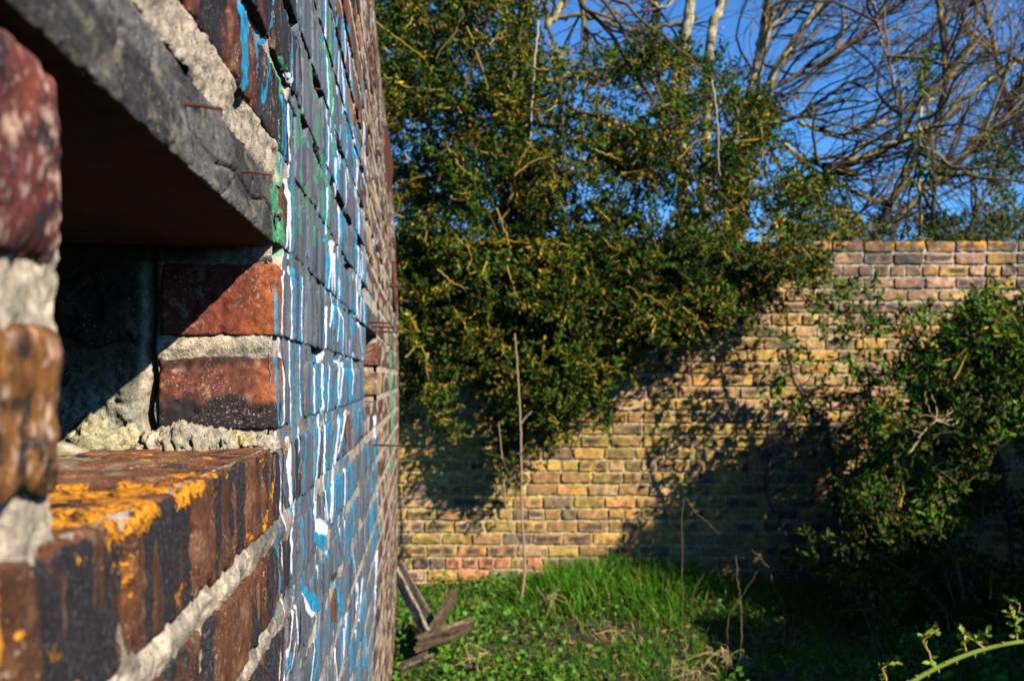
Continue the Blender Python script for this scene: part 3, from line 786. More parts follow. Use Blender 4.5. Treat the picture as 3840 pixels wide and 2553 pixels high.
# ------------------------------------------------------------------ 2. the back and side garden walls
BY = 7.0; BTOP = E + (HY - 905) / FPX * BY
BC = {'ochre': (.58, .33, .075), 'orange': (.62, .27, .08), 'brown': (.33, .17, .07), 'dark': (.12, .09, .085), 'mauve': (.32, .18, .14), 'pink': (.62, .36, .24), 'olive': (.38, .26, .06), 'tan': (.50, .31, .16), 'red': (.62, .20, .10)}
def back_col(kind, seed, dark):
    b = np.array(BC[kind]) * .70 + np.array((.42, .25, .09)) * .30; r = random.Random(seed); marks = []
    if dark:
        nm = r.choice((1, 1, 2)); marks = [r.uniform(.25, .75)] if nm == 1 else [.27, .73]
    wide = r.uniform(.22, .46) if len(marks) == 1 else .17
    def f(p, n):
        x = p[:, 0]; u = (x - x.min()) / (x.max() - x.min()); w = (p[:, 2] - p[:, 2].min()) / (p[:, 2].max() - p[:, 2].min())
        c = np.tile(b, (len(p), 1)) * (1 + .3 * fbm(p, 14, seed, 2))[:, None]
        c = mix(c, np.array((.075, .055, .045)), .7 * sstep(-.1, .6, fbm(p, 2.2, 404, 3)) * sstep(E - .1, E + .6, p[:, 2]))
        for m in marks:
            k_ = np.maximum(np.abs(u - m) / wide, np.abs(w - .5) / .40) + .15 * noise(p, 40, seed)
            c = mix(c, np.array((.055, .05, .055)), .92 * (1 - sstep(.75, 1.0, k_)))
        hgt = p[:, 2]
        ylw = (1 - sstep(E + .15, E + .8, hgt)) * sstep(.25, .9, hgt) * .4
        c = mix(c, np.array((.40, .27, .03)), ylw * sstep(-.3, .5, fbm(p, 9, 5, 3)))
        c = mix(c, np.array((.62, .30, .02)), sstep(.10, .26, fbm(p, 26, 909, 3)) * sstep(BTOP - .06, BTOP - .005, hgt))
        return c
    return f
bw = thing('garden_wall', (0, BY, 0), 0, 'sunlit yellow and brown stock brick wall at the back, seen behind the shrubs', 'brick wall')
bb = MB(); bp = MB()
def lay_wall(mb, x0, x1, ztop, zbot, seed0, low=False):
    pitch_z = .0855; n = int((ztop - zbot) / pitch_z) + 1
    for i in range(n):
        z1 = ztop - i * pitch_z; z0 = z1 - .072
        x = x0 - random.uniform(0, .2)
        hdr = (i % 4 == 2)
        while x < x1:
            L = (.101 if (hdr and random.random() < .8) else .204) + random.uniform(-.005, .005)
            seed = random.randrange(1, 99999); r = random.Random(seed)
            rel = (ztop - z1)
            if i == 0: kind = r.choice(['brown', 'mauve', 'brown', 'tan'])
            if z1 < .27 and r.random() < .55: kind = r.choice(['red', 'dark', 'red', 'pink'])
            elif i == 0: pass
            elif rel < 1.2: kind = r.choice(['tan', 'pink', 'brown', 'dark', 'tan', 'brown', 'orange', 'ochre', 'brown', 'tan', 'mauve', 'mauve'])
            else: kind = r.choice(['ochre', 'orange', 'brown', 'olive', 'ochre', 'brown', 'tan', 'dark', 'olive'])
            q = r.uniform(-.004, .004)
            brick(mb, x, min(x + L, x1), -.012 + q, .06, z0 + r.uniform(-.002, .002), z1, (.03, .018), .007, .0025, .008, seed, back_col(kind, seed, r.random() < .42),
                  (lambda c: c[:, 1] > .045), False, .022)
            x += L + .0115
lay_wall(bb, -1.15, 4.25, BTOP, -.12, 5)
bb.build('brick_facing', M_BACK, bw)
mm = MB()
sheet(mm, np.arange(-1.2, 4.28, .02), np.arange(-.15, BTOP - .004, .017), lambda x, z: .001 + .004 * fbm(np.stack([x, x * 0, z], -1), 18, 4, 3),
      lambda v: mix(np.tile(np.array((.50, .40, .19)), (len(v), 1)), np.array((.46, .40, .31)), sstep(E + .2, E + .8, v[:, 2])) * (1 + .2 * fbm(v, 20, 3, 2))[:, None], axis_='y')
mm.build('mortar_joints', M_BACK, bw)
mm = MB(); box(mm, -1.2, 4.3, .012, .22, -.2, BTOP - .006, (.3, .22, .13)); mm.build('wall_core', M_BACK, bw, False)
# side wall on the right, outside the frame: it throws the big shadow across the corner
SX = 4.14
sw = thing('side_wall', (SX, BY, 0), 0, 'brick side wall joining the back wall beyond the right edge, shading the corner', 'brick wall')
mm = MB(); v0 = np.array((-.0884, 1, 0)); 
L = 7.5
def sp(t, o, z): return (-.0884 * (-t) * 1.0 + o, -t, z)
hexa(mm, [sp(-.0, 0, -.2), sp(-.0, .24, -.2), sp(L, .24, -.2), sp(L, 0, -.2), sp(-.0, 0, BTOP - .01), sp(-.0, .24, BTOP - .01), sp(L, .24, BTOP - .01), sp(L, 0, BTOP - .01)], (.3, .2, .11))
mm.build('wall_core', M_BACK, sw, False)
cp = MB(); hexa(cp, [sp(-.0, -.02, BTOP - .01), sp(-.0, .26, BTOP - .01), sp(L, .26, BTOP - .01), sp(L, -.02, BTOP - .01), sp(-.0, -.02, BTOP + .05), sp(-.0, .26, BTOP + .05), sp(L, .26, BTOP + .05), sp(L, -.02, BTOP + .05)], (.25, .18, .1))
cp.build('coping', M_BACK, sw, False)

# unseen block added outside the frame to shade the ground at lower right
ob = thing('shade_block', (SX + .0884 * 4.4, 2.6, 0), 0, 'plain unseen block, added beyond the right edge to shade the ground', 'shade_block')
mm = MB(); box(mm, .03, 2.4, -3.2, 0, -.2, 3.02, (.3, .2, .11)); mm.build('walls', M_BACK, ob, False)  # body of the added shade caster
mm = MB(); box(mm, -.04, 2.48, -3.27, .06, 3.02, 3.10, (.2, .14, .1)); mm.build('shade_block_top', M_BACK, ob, False)

# ------------------------------------------------------------------ 3. the ground
def ground_h(x, y):
    p = np.stack([x, y, x * 0], -1)
    near = np.exp(-(((x - .75) / .9) ** 2 + ((y - 6.6) / .7) ** 2)) * .10
    g = .03 * fbm(p, 1.1, 5, 3) + near
    g += .05 * sstep(4.0, 5.2, y) * (x < 8)
    return g * (1 - sstep(25, 60, np.abs(x) + np.abs(y)))
gx = np.concatenate([np.linspace(-300, -8, 30), np.arange(-7.5, 8, .08), np.linspace(8.5, 300, 30)])
gm = MB()
def gcol(v):
    c = np.tile(np.array((.045, .035, .02)), (len(v), 1)); return mix(c, np.array((.03, .055, .012)), sstep(-.3, .3, fbm(v, 3, 2, 3)))
sheet(gm, gx, gx, ground_h, gcol, axis_='z')
M_GROUND = masonry('earth and moss', 60, .8, .1, False, .01)
tag(gm.build('ground', M_GROUND), 'dark earth under the grass', kind='structure')

# ------------------------------------------------------------------ plants
def unit(v): return v / (np.linalg.norm(v, axis=-1, keepdims=True) + 1e-12)
def leaves(mb, base, d, L, wid, col, rng, fold=.25):
    """many leaves at once: base points, unit directions, lengths, colours"""
    n = len(base); r = unit(rng.normal(size=(n, 3))); side = unit(np.cross(d, r)); up = np.cross(side, d)
    L = np.broadcast_to(L, (n,))[:, None]; w = np.broadcast_to(wid, (n,))[:, None]
    a = base; m = base + d * L * .5 - up * L * fold * .25; b = m + side * w + up * L * fold * .3; c = base + d * L - up * L * .1; e = m - side * w + up * L * fold * .3
    v = np.stack([a, b, c, e, m], 1).reshape(-1, 3); i = np.arange(n)[:, None] * 5
    t = np.concatenate([i + [0, 1, 4], i + [1, 2, 4], i + [2, 3, 4], i + [3, 0, 4]])
    mb.add(v, t=t, c=np.repeat(col, 5, 0))
def inside(poly_, x, y):
    poly_ = np.asarray(poly_, float); ins = np.zeros(np.shape(x), bool)
    for i in range(len(poly_)):
        (x0, y0), (x1, y1) = poly_[i], poly_[(i + 1) % len(poly_)]
        if y0 != y1: ins ^= ((y < y0) != (y < y1)) & (x < (x1 - x0) * (y - y0) / (y1 - y0) + x0)
    return ins
def crown(lf, tw, centres, radii, nshoot, nleaf, L, rng, pal, twcol, up=(0, -.2, .35), ochre=.2):
    """leafy shoots spread round each centre, each a thin stem with small leaves along it"""
    for c, r in zip(centres, radii):
        k_ = max(2, int(nshoot * (r / .12) ** 1.5)); 
        o = unit(rng.normal(size=(k_, 3))) * (rng.random((k_, 1)) ** .5) * r * np.array([1, .8, .8])
        d = unit(o * 1.2 / r + rng.normal(size=(k_, 3)) * .6 + np.array(up)); ln = rng.uniform(.06, .13, k_)
        tone = rng.uniform(.55, 1.35); npal = len(pal) if (len(pal) < 12 or rng.random() < .38) else 12
        for j in range(k_):
            b0 = c + o[j]; t = np.linspace(.1, 1, nleaf)[:, None]; pts = b0 + d[j] * t * ln[j]
            ld = unit(d[j] * .6 + rng.normal(size=(nleaf, 3)) * .75)
            ci = rng.integers(0, npal, nleaf); ci = np.where((ci < 12) & (rng.random(nleaf) < .3) & (npal > 12), npal - 1 - rng.integers(0, 2, nleaf), ci); col = pal[ci] * rng.uniform(.6, 1.35, (nleaf, 1)) * tone
            leaves(lf, pts, ld, rng.uniform(.55, 1.45, nleaf) * L, rng.uniform(.17, .30, nleaf) * L, col, rng)
            if rng.random() < .5:
                y_ = rng.random() < ochre
                tube(tw, [b0 - d[j] * .05 + rng.normal(size=3) * .012, b0, b0 + d[j] * ln[j] * .5 + rng.normal(size=3) * .01, b0 + d[j] * ln[j]], [.0035, .0028, .002, .001] if not y_ else [.005, .004, .003, .0015],
                     (np.array((.42, .26, .03)) if y_ else np.array(twcol)) * rng.uniform(.6, 1.2), 4, False)
def curve(pts, n=10, wig=.0, rng=None):
    pts = np.asarray(pts, float); t = np.linspace(0, len(pts) - 1, n * (len(pts) - 1) + 1)
    i = np.clip(t.astype(int), 0, len(pts) - 2); f = (t - i)[:, None]
    ext = np.vstack([2 * pts[0] - pts[1], pts, 2 * pts[-1] - pts[-2]])
    p0, p1, p2, p3 = ext[i], ext[i + 1], ext[i + 2], ext[i + 3]
    out = .5 * ((2 * p1) + (-p0 + p2) * f + (2 * p0 - 5 * p1 + 4 * p2 - p3) * f ** 2 + (-p0 + 3 * p1 - 3 * p2 + p3) * f ** 3)
    if wig: out[1:-1] += rng.normal(size=(len(out) - 2, 3)) * wig
    return out
def sample_poly(pl, n, rng, holes=()):
    pl = np.array(pl, float); out = []
    while len(out) < n:
        x = rng.uniform(pl[:, 0].min(), pl[:, 0].max(), 400); y = rng.uniform(pl[:, 1].min(), pl[:, 1].max(), 400)
        ok = inside(pl, x, y)
        for hx, hy, hr in holes: ok &= ((x - hx) ** 2 + (y - hy) ** 2 > hr * hr)
        out += list(zip(x[ok], y[ok]))
    return np.array(out[:n])
rng = np.random.default_rng(3)
GREEN = np.array([(.035, .080, .006), (.055, .100, .007), (.020, .050, .004), (.09, .115, .007), (.045, .095, .010), (.03, .065, .005)])
GREEN_Y = np.vstack([GREEN, GREEN, [(.16, .13, .01), (.32, .19, .015)]])
BRIGHT = np.array([(.045, .125, .006), (.075, .18, .009), (.025, .07, .004), (.11, .20, .012), (.03, .09, .005)])
# 3a. evergreen tree: stands behind the back wall, its crown hangs over the wall top
ev = thing('evergreen_tree', (.15, 7.75, 0), 0, 'small-leaved evergreen tree with ochre twigs hanging over the back wall beside the painted wall', 'tree')
evl = np.array([.15, 7.75, 0])
lf, tw, tk = MB(), MB(), MB()
OUT = [(1360, -120), (1985, -120), (1990, 160), (2130, 250), (2300, 210), (2500, 160), (2700, 220), (2880, 400), (2960, 600), (3120, 700), (3230, 870), (3060, 990), (2900, 1050),
       (2800, 1110), (2700, 1170), (2600, 1180), (2480, 1220), (2360, 1270), (2270, 1480), (2130, 1620), (2000, 1600), (1950, 1760), (1900, 1700), (1830, 1420), (1700, 1360), (1620, 1480), (1500, 1500), (1480, 900)]
HOLES = [(2340, 400, 75), (2200, 720, 60), (2450, 770, 45), (1785, 345, 22), (2040, 180, 50), (1560, 200, 26), (2130, 560, 40), (1760, 250, 30), (2620, 560, 25), (2560, 330, 30), (2000, 420, 28)]
pts = sample_poly(OUT, 760, rng, HOLES)
cs, rs = [], []
for x, y in pts:
    below = y > 900
    Y = rng.uniform(6.3, 6.85) if below else rng.uniform(6.5 if x > 2300 else 6.25, 7.9)
    if y > 1300 and x < 1720 and rng.random() < .5: continue
    cs.append(P(x, y, Y)); rs.append(rng.uniform(.07, .15) * (.8 if y > 1250 else 1))
crown(lf, tw, np.array(cs), rs, 16, 11, .037, rng, GREEN_Y, (.07, .05, .02), (0, -.25, .25), .36)
for x0, y0, n_, sx_ in ((1570, 1380, 7, -6), (1620, 1420, 9, 8), (1700, 1330, 6, 0), (1790, 1360, 9, 10), (1890, 1560, 9, 6), (1985, 1560, 5, 10), (2120, 1580, 4, -10), (2220, 1500, 5, 12), (2330, 1270, 6, 6), (2440, 1210, 4, 20), (2560, 1170, 5, 8), (2640, 1170, 4, 24),
                        (2740, 1120, 5, 30), (2830, 1060, 5, 26), (2930, 1000, 4, 34), (3060, 960, 8, -2)):
    Yh = rng.uniform(6.25, 6.75); q = [P(x0 + sx_ * j + rng.normal() * 8, y0 + 27 * j, Yh) for j in range(n_)]
    crown(lf, tw, np.array(q), np.linspace(.065, .035, n_), 22, 9, .040, rng, GREEN_Y, (.07, .05, .02), (0, -.25, -.1), .3)
    c = curve(q, 4, .004, rng); tube(tw, c, np.linspace(.004, .002, len(c)), (.10, .07, .03), 4, False)
# a second, deeper layer that closes most of the view without a hard edge
pts = sample_poly([(1360, -120), (1930, -120), (1960, 200), (2100, 700), (2500, 900), (3150, 880), (2800, 1050), (2500, 1200), (2100, 1350), (1500, 1350)], 220, rng, HOLES)
cs = [P(x, y, rng.uniform(6.6, 6.85) if y > 880 else rng.uniform(7.3, 8.3)) for x, y in pts]
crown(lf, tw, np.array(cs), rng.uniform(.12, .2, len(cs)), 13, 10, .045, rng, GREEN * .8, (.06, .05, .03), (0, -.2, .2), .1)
base = np.array([.15, 7.75, 0.])
trunkp = curve([base, (.12, 7.72, 1.5), (.08, 7.6, 3.0), (.10, 7.4, 4.3), (.15, 7.4, 5.4)], 8, .01, rng)
tube(tk, trunkp, np.linspace(.085, .05, len(trunkp)), (.30, .22, .06), 10)
bm = MB()
for i in range(26):
    j = rng.integers(len(trunkp) // 3, len(trunkp)); a = trunkp[j]; tgt = np.array(cs[rng.integers(len(cs))]) if i % 3 == 0 else P(*sample_poly(OUT, 1, rng)[0], rng.uniform(6.1, 7.0))
    mid = (a + tgt) / 2 + np.array([0, 0, rng.uniform(.1, .4)])
    if mid[2] < BTOP + .15: mid[2] = BTOP + .15
    c = curve([a, mid, tgt], 8, .012, rng); tube(bm, c, np.linspace(.022, .004, len(c)), np.array((.14, .09, .03)) * rng.uniform(.4, 1.1), 5, False)
for pl in ([(1400, 80), (1500, 150), (1590, 220)], [(1440, 280), (1520, 325), (1620, 335), (1660, 340)], [(1930, 660), (1990, 610), (2060, 590)], [(1750, 100), (1800, 240), (1830, 330)], [(1680, 560), (1740, 640), (1780, 660)],
           [(2170, 590), (2220, 620), (2240, 640)], [(1640, 1010), (1700, 1060), (1760, 1085)], [(1540, 1270), (1520, 1240), (1560, 1180)], [(1900, 1000), (1930, 1080), (1950, 1180)], [(1520, 1340), (1580, 1300), (1610, 1440)],
           [(2540, 600), (2600, 540), (2680, 500)], [(2560, 1150), (2610, 1200), (2640, 1260)], [(2230, 560), (2300, 590), (2330, 600)], [(1860, 780), (1900, 880), (1915, 960)]):
    c = curve([P(x, y, 6.3) for x, y in pl], 8, .004, rng); tube(bm, c, np.linspace(.0065, .0035, len(c)), (.27, .18, .035), 6, False)
for i in range(70):
    x, y = sample_poly(OUT, 1, rng, HOLES)[0]; Y = rng.uniform(6.2, 6.5) if y > 880 else rng.uniform(6.2, 6.8)
    a = P(x, y, Y); d = unit(np.array([rng.normal(), rng.normal() * .4, rng.normal()])); L_ = rng.uniform(.05, .16)
    c = curve([a, a + d * L_ * .5 + rng.normal(size=3) * .02, a + d * L_ + rng.normal(size=3) * .03], 6, .003, rng)
    tube(bm, c, np.linspace(.0045, .0018, len(c)) * rng.uniform(.7, 1.3), np.array((.34, .21, .025)) * rng.uniform(.35, 1.1), 5, False)
for pl, r_ in (([(2016, -120), (2020, 60), (2008, 200), (2000, 320), (1992, 470), (1990, 560)], .007), ([(2670, 300), (2685, 390), (2692, 480), (2694, 580), (2700, 660)], .005)):
    c = curve([P(x, y, 6.35) for x, y in pl], 8, .003, rng); tube(bm, c, np.linspace(r_, r_ * .6, len(c)), (.42, .35, .26), 6, False)
off = lambda v: v - evl
lf.build('leaves', M_LEAF, ev, False, off); tw.build('twigs', M_TWIG, ev, True, off); tk.build('trunk', M_BARK, ev, True, off); bm.build('branch', M_TWIG, ev, True, off)

# 3b. bare trees behind the wall
def grow(mb, p, d, L, r, depth, rng, bias, col, tips, seg=6):
    pts = [p]; dd = d.copy()
    for i in range(seg):
        dd = unit(dd + rng.normal(size=3) * .19 + bias * .06); pts.append(pts[-1] + dd * L / seg)
    pts = np.array(pts); rad = np.linspace(r, r * .45, len(pts))
    tube(mb, pts, rad, col * rng.uniform(.7, 1.2), 5 if r > .008 else 3, False)
    if depth == 0:
        tips.append(pts[-1]); return
    for k_ in range(rng.integers(2, 5)):
        j = rng.integers(1, len(pts)); nd = unit(unit(pts[j] - pts[j - 1]) + rng.normal(size=3) * .40 + bias * .25)
        grow(mb, pts[j], nd, L * rng.uniform(.45, .75), max(.0030, rad[j] * .5), depth - 1, rng, bias, col, tips, seg)
PALE = np.array((.42, .37, .22)); DRK = np.array((.045, .032, .026)); LCH = np.array((.20, .145, .055))
def bare_tree(label, stems, limbs, Y, bias, nkid, rng, depth=2, budn=0):
    b = P(stems[0][0][0][0], 1000, Y); root = np.array([b[0], Y, 0])
    t = thing('bare_tree', tuple(root), 0, label, 'tree', 'leafless trees behind the back wall')
    tk = MB(); cr = MB(); tips = []
    for pl, r0, r1, col in stems:
        c = [P(x, y, Y + dy) for (x, y, dy) in pl]
        if pl is stems[0][0]: c = [root] + c
        else: c = [np.array([root[0], Y, .3])] + c
        c = curve(c, 10, .006, rng); n = len(c)
        cols = np.array(col)
        m0 = tk.n; tube(tk, c, np.linspace(r0, r1, n), (1, 1, 1), 10)
        vv = tk.v[-1]; cc_ = np.tile(cols, (len(vv), 1)) * (1 + .15 * fbm(vv, 9, 3, 3))[:, None]
        cc_ = mix(cc_, np.array((.05, .04, .035)), sstep(.15, .3, fbm(vv * np.array([1, 1, 2.2]), 7, 13, 3)) * .85)
        cc_ = mix(cc_, np.array((.45, .30, .04)), sstep(.2, .4, fbm(vv, 6, 33, 3)) * .6); tk.c[-1] = cc_
        for k_ in range(nkid):
            j = rng.integers(int(n * .3), n - 1); d = unit(unit(c[j] - c[j - 1]) * .5 + rng.normal(size=3) * .4 + bias * 1.6)
            grow(cr, c[j], d, rng.uniform(.5, 1.3), rng.uniform(.008, .018), depth, rng, bias, DRK if rng.random() < .68 else LCH, tips)
    for pl, r0, r1, col in limbs:
        c = curve([P(x, y, Y + dy) for (x, y, dy) in pl], 8, .010, rng); n = len(c)
        tube(cr, c, np.linspace(r0, r1, n), np.array(col), 7)
        for k_ in range(int(nkid * 1.0)):
            j = rng.integers(1, n - 1); d = unit(unit(c[j] - c[j - 1]) + rng.normal(size=3) * .42 + bias * .4)
            grow(cr, c[j], d, rng.uniform(.5, 1.2), rng.uniform(.008, .017), depth, rng, bias, DRK if rng.random() < .68 else LCH, tips)
    f = lambda v: v - root
    tk.build('trunk', M_BARK, t, True, f); cr.build('crown', M_TWIG, t, True, f)
    if budn:
        bd = MB(); tp = np.array(tips); tp = tp[rng.integers(0, len(tp), budn)]
        leaves(bd, tp, unit(rng.normal(size=tp.shape)), .03, .007, np.tile(np.array((.55, .25, .22)), (len(tp), 1)), rng); bd.build('buds', M_LEAF, t, False, f)
    return t
BR = np.array([.45, 0, .30])
bare_tree('pale-barked bare tree with two leaning trunks in the middle of the sky', [
    ([(2740, 900, 0), (2752, 680, 0), (2795, 500, 0), (2832, 300, 0), (2858, 150, .1), (2885, -40, .1), (2900, -300, .2)], .075, .038, PALE),
    ([(2770, 900, 0), (2790, 620, -.1), (2895, 300, -.1), (2990, 140, -.1), (3095, -20, -.1), (3230, -260, 0)], .058, .03, PALE)], [
    ([(2850, 360, 0), (3000, 270, 0), (3150, 190, 0), (3300, 60, 0), (3420, -20, 0)], .028, .012, (.12, .085, .06)),
    ([(2800, 470, 0), (3000, 430, -.2), (3150, 330, -.3), (3340, 240, -.3), (3560, 80, -.4), (3700, -20, -.4)], .022, .008, (.09, .07, .05)),
    ([(2990, 455, .2), (3080, 490, .2), (3170, 505, .2), (3350, 440, .2), (3500, 370, .2)], .022, .010, (.42, .34, .10)),
    ([(2820, 380, 0), (2900, 100, 0), (3010, 20, 0), (3050, -40, 0)], .02, .01, (.30, .25, .12))], 9.5, BR, 20, rng, 2, 260)
bare_tree('pair of pale forked trunks rising out of the evergreen left of the leaning ones', [
    ([(2560, 700, 0), (2570, 180, 0), (2600, -40, 0), (2620, -200, 0)], .06, .042, PALE), ([(2640, 700, 0), (2665, 160, -.1), (2700, 20, -.1), (2730, -160, 0)], .052, .034, PALE)], [
    ([(2080, 70, 0), (2200, 60, 0), (2350, 110, 0), (2480, 100, 0), (2620, 60, 0)], .022, .018, (.14, .11, .06)),
    ([(2180, -60, 0), (2190, 100, 0), (2205, 200, 0)], .03, .026, (.20, .16, .05)), ([(2460, -60, .1), (2462, 60, .1), (2458, 220, .1)], .045, .04, (.03, .025, .02)),
    ([(2050, 110, 0), (2100, 20, 0), (2130, -60, 0)], .03, .03, (.35, .28, .12)), ([(2390, -60, 0), (2480, 30, 0), (2560, -30, 0)], .02, .015, (.3, .25, .15))], 9.0, np.array([-.1, 0, .3]), 8, rng, 2, 60)
bare_tree('dark bare tree with long lichen-yellow limbs sweeping up to the top right corner', [
    ([(3270, 1000, 0), (3300, 850, 0), (3440, 580, 0), (3525, 420, 0), (3545, 300, 0), (3535, 150, 0), (3512, -60, 0)], .04, .022, (.05, .04, .035))], [
    ([(2960, 750, 0), (3120, 640, 0), (3300, 560, 0), (3500, 470, 0), (3650, 340, 0), (3900, 180, 0)], .036, .02, (.36, .29, .12)),
    ([(3310, 870, 0), (3480, 700, 0), (3600, 600, 0), (3720, 430, 0), (3900, 350, 0)], .028, .014, (.22, .17, .08)),
    ([(3455, 400, -.5), (3445, 600, -.5), (3452, 860, -.5)], .012, .016, (.42, .33, .08)),
    ([(2930, 540, 0), (3010, 590, 0), (3080, 620, 0), (3100, 670, 0)], .018, .01, (.32, .28, .18)),
    ([(3480, 700, 0), (3700, 520, 0), (3790, 380, 0), (3900, 200, 0)], .022, .012, (.06, .045, .04)),
    ([(3360, 560, 0), (3380, 480, 0), (3330, 230, 0), (3290, 60, 0), (3270, -40, 0)], .012, .006, (.3, .2, .15))], 8.6, BR, 20, rng, 2, 260)
bare_tree('slender bare tree with fine purple twigs at the far right', [
    ([(3900, 1000, 0), (3860, 600, 0), (3760, 300, 0), (3700, 60, 0), (3660, -100, 0)], .04, .018, (.10, .07, .05))], [
    ([(3640, 860, 0), (3700, 700, 0), (3800, 520, 0), (3900, 400, 0)], .02, .01, (.07, .05, .04)),
    ([(3100, 900, 0), (3250, 780, 0), (3400, 700, 0), (3600, 650, 0)], .018, .008, (.2, .15, .08))], 10.5, np.array([-.35, 0, .25]), 16, rng, 2, 80)
# 3c. shrubs
def shrub(name, label, root, outline, n, Yr, sticks, pal, rng, rad=(.06, .12), shoots=9, nl=10, L=.034, ochre=.12, cat='shrub', grp=None, up=(0, -.1, .5)):
    t = thing(name, tuple(root), 0, label, cat, grp); lf, tw, st = MB(), MB(), MB()
    pts = sample_poly(outline, n * 3, rng)
    w_ = noise(np.stack([pts[:, 0], pts[:, 1], pts[:, 0] * 0], -1), 1 / 110., n) * (0 if n < 100 else 1.3) ; pts = pts[np.argsort(-(w_ + rng.uniform(-.35, .35, len(w_))))[:n]]
    cs = [P(x, y, rng.uniform(*Yr)) for x, y in pts]
    crown(lf, tw, cs, rng.uniform(rad[0], rad[1], n), shoots, nl, L, rng, pal, (.16, .11, .05), up, ochre)
    root = np.array(root)
    for pl, r_, col in sticks:
        c = curve([q if isinstance(q, np.ndarray) else P(*q) for q in pl], 8, .004, rng); tube(st, c, np.linspace(r_, r_ * .4, len(c)), col, 6, False)
        ends = c[len(c) // 3:]
        for k_ in range(min(len(cs), 12)):
            a = ends[rng.integers(len(ends))]; dist = [np.linalg.norm(q - a) for q in cs]; q = cs[int(np.argsort(dist)[rng.integers(0, 5)])]
            c2 = curve([a, (a + q) / 2 + rng.normal(size=3) * .02, q], 5, .003, rng); tube(st, c2, np.linspace(r_ * .4, .002, len(c2)), np.array(col) * rng.uniform(.7, 1.4), 4, False)
    f = lambda v: v - root
    lf.build('leaves', M_LEAF, t, False, f); tw.build('twigs', M_TWIG, t, True, f)
    if sticks: st.build('stems', M_TWIG, t, True, f)
    return t
gz = lambda x, y: float(ground_h(np.array([x]), np.array([y]))[0])
rt = P(3150, 2150, 6.05); rt[2] = gz(rt[0], rt[1])
shrub('privet_shrub', 'thin open shrub with dark stems standing in front of the back wall, right of centre', rt,
      [(2940, 1230), (2980, 1300), (3100, 1080), (3250, 1040), (3330, 1150), (3450, 1120), (3560, 1250), (3480, 1450), (3330, 1500), (3250, 1700), (3150, 1800), (3050, 1560), (2960, 1640), (2900, 1500), (2900, 1330)], 97, (6.1, 6.55),
      [([rt, (3130, 1800, 6.1), (3070, 1560, 6.2), (2980, 1430, 6.25), (2950, 1300, 6.25)], .018, (.05, .035, .03)),
       ([rt, (3300, 1900, 6.0), (3390, 1650, 6.1), (3430, 1450, 6.2), (3440, 1300, 6.2), (3400, 1150, 6.2)], .020, (.07, .05, .035)),
       ([rt, (3320, 1800, 6.0), (3270, 1500, 6.2), (3240, 1300, 6.2), (3230, 1150, 6.2)], .010, (.20, .15, .07)),
       ([rt, (3210, 1750, 6.0), (3220, 1600, 6.0), (3260, 1540, 6.0)], .010, (.10, .05, .04)),
       ([rt, (2890, 1900, 6.2), (2885, 1700, 6.2), (2900, 1500, 6.2)], .008, (.05, .03, .03))], GREEN[[0, 1, 4]] * 1.7, rng, (.035, .075), 9, 8, .050)
rt2 = P(3620, 2250, 5.6); rt2[2] = gz(rt2[0], rt2[1])
shrub('box_shrub', 'bushy bright green shrub with pale twigs in the shaded right corner', rt2,
      [(3300, 1560), (3420, 1350), (3520, 1200), (3660, 1050), (3800, 1000), (3940, 1100), (3940, 1700), (3800, 1560), (3620, 1780), (3520, 2000), (3380, 1960), (3200, 1900), (3150, 1860), (3250, 1740)], 290, (5.4, 6.2),
      [([rt2, (3560, 1900, 5.6), (3480, 1650, 5.6), (3520, 1450, 5.6)], .015, (.14, .10, .05)),
       ([rt2, (3500, 2050, 5.6), (3300, 1750, 5.6), (3260, 1560, 5.6)], .007, (.2, .14, .06)),
       ([rt2, (3700, 1800, 5.6), (3760, 1500, 5.6), (3720, 1250, 5.6)], .009, (.10, .07, .04)),
       ([(3400, 1560 + 150, 5.3), (3480, 1600, 5.3), (3560, 1560, 5.3)], .006, (.4, .3, .15))], BRIGHT, rng, (.05, .10), 11, 9, .040, .3)
rt3 = P(3800, 2300, 5.6); rt3[2] = gz(rt3[0], rt3[1])
shrub('dark_shrub', 'dense dark shrub filling the shadow at the right edge below the wall', rt3,
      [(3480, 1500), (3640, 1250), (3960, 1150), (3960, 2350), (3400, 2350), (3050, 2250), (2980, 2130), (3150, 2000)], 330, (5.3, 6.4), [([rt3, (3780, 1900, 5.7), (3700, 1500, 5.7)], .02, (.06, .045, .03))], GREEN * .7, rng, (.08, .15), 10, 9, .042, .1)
rt4 = np.array([P(3500, 900, 8.0)[0], 8.0, 0.])
shrub('ivy_shrub', 'dark leafy shrub growing up behind the wall top on the right', rt4,
      [(3100, 900), (3250, 830), (3400, 700), (3440, 200), (3520, 210), (3500, 600), (3640, 760), (3700, 500), (3780, 620), (3960, 560), (3960, 960), (3100, 960)], 105, (7.6, 8.4), [([rt4, (3500, 700, 8.), (3480, 400, 8.)], .02, (.1, .08, .04))], GREEN, rng, (.06, .13), 8, 9, .036, .15)
rt5 = np.array([P(3300, 900, 11)[0], 11.2, 0.])
shrub('hedge', 'brown twiggy hedge far behind the back wall, just above its top', rt5,
      [(2900, 960), (3000, 850), (3200, 800), (3400, 790), (3600, 820), (3960, 760), (3960, 980)], 60, (10.8, 11.8), [([rt5, (3350, 900, 11), (3400, 800, 11)], .03, (.1, .08, .06))], np.vstack([GREEN, [(.12, .07, .05), (.14, .09, .06), (.12, .08, .06)]]), rng, (.12, .22), 12, 9, .045, .1, 'hedge')
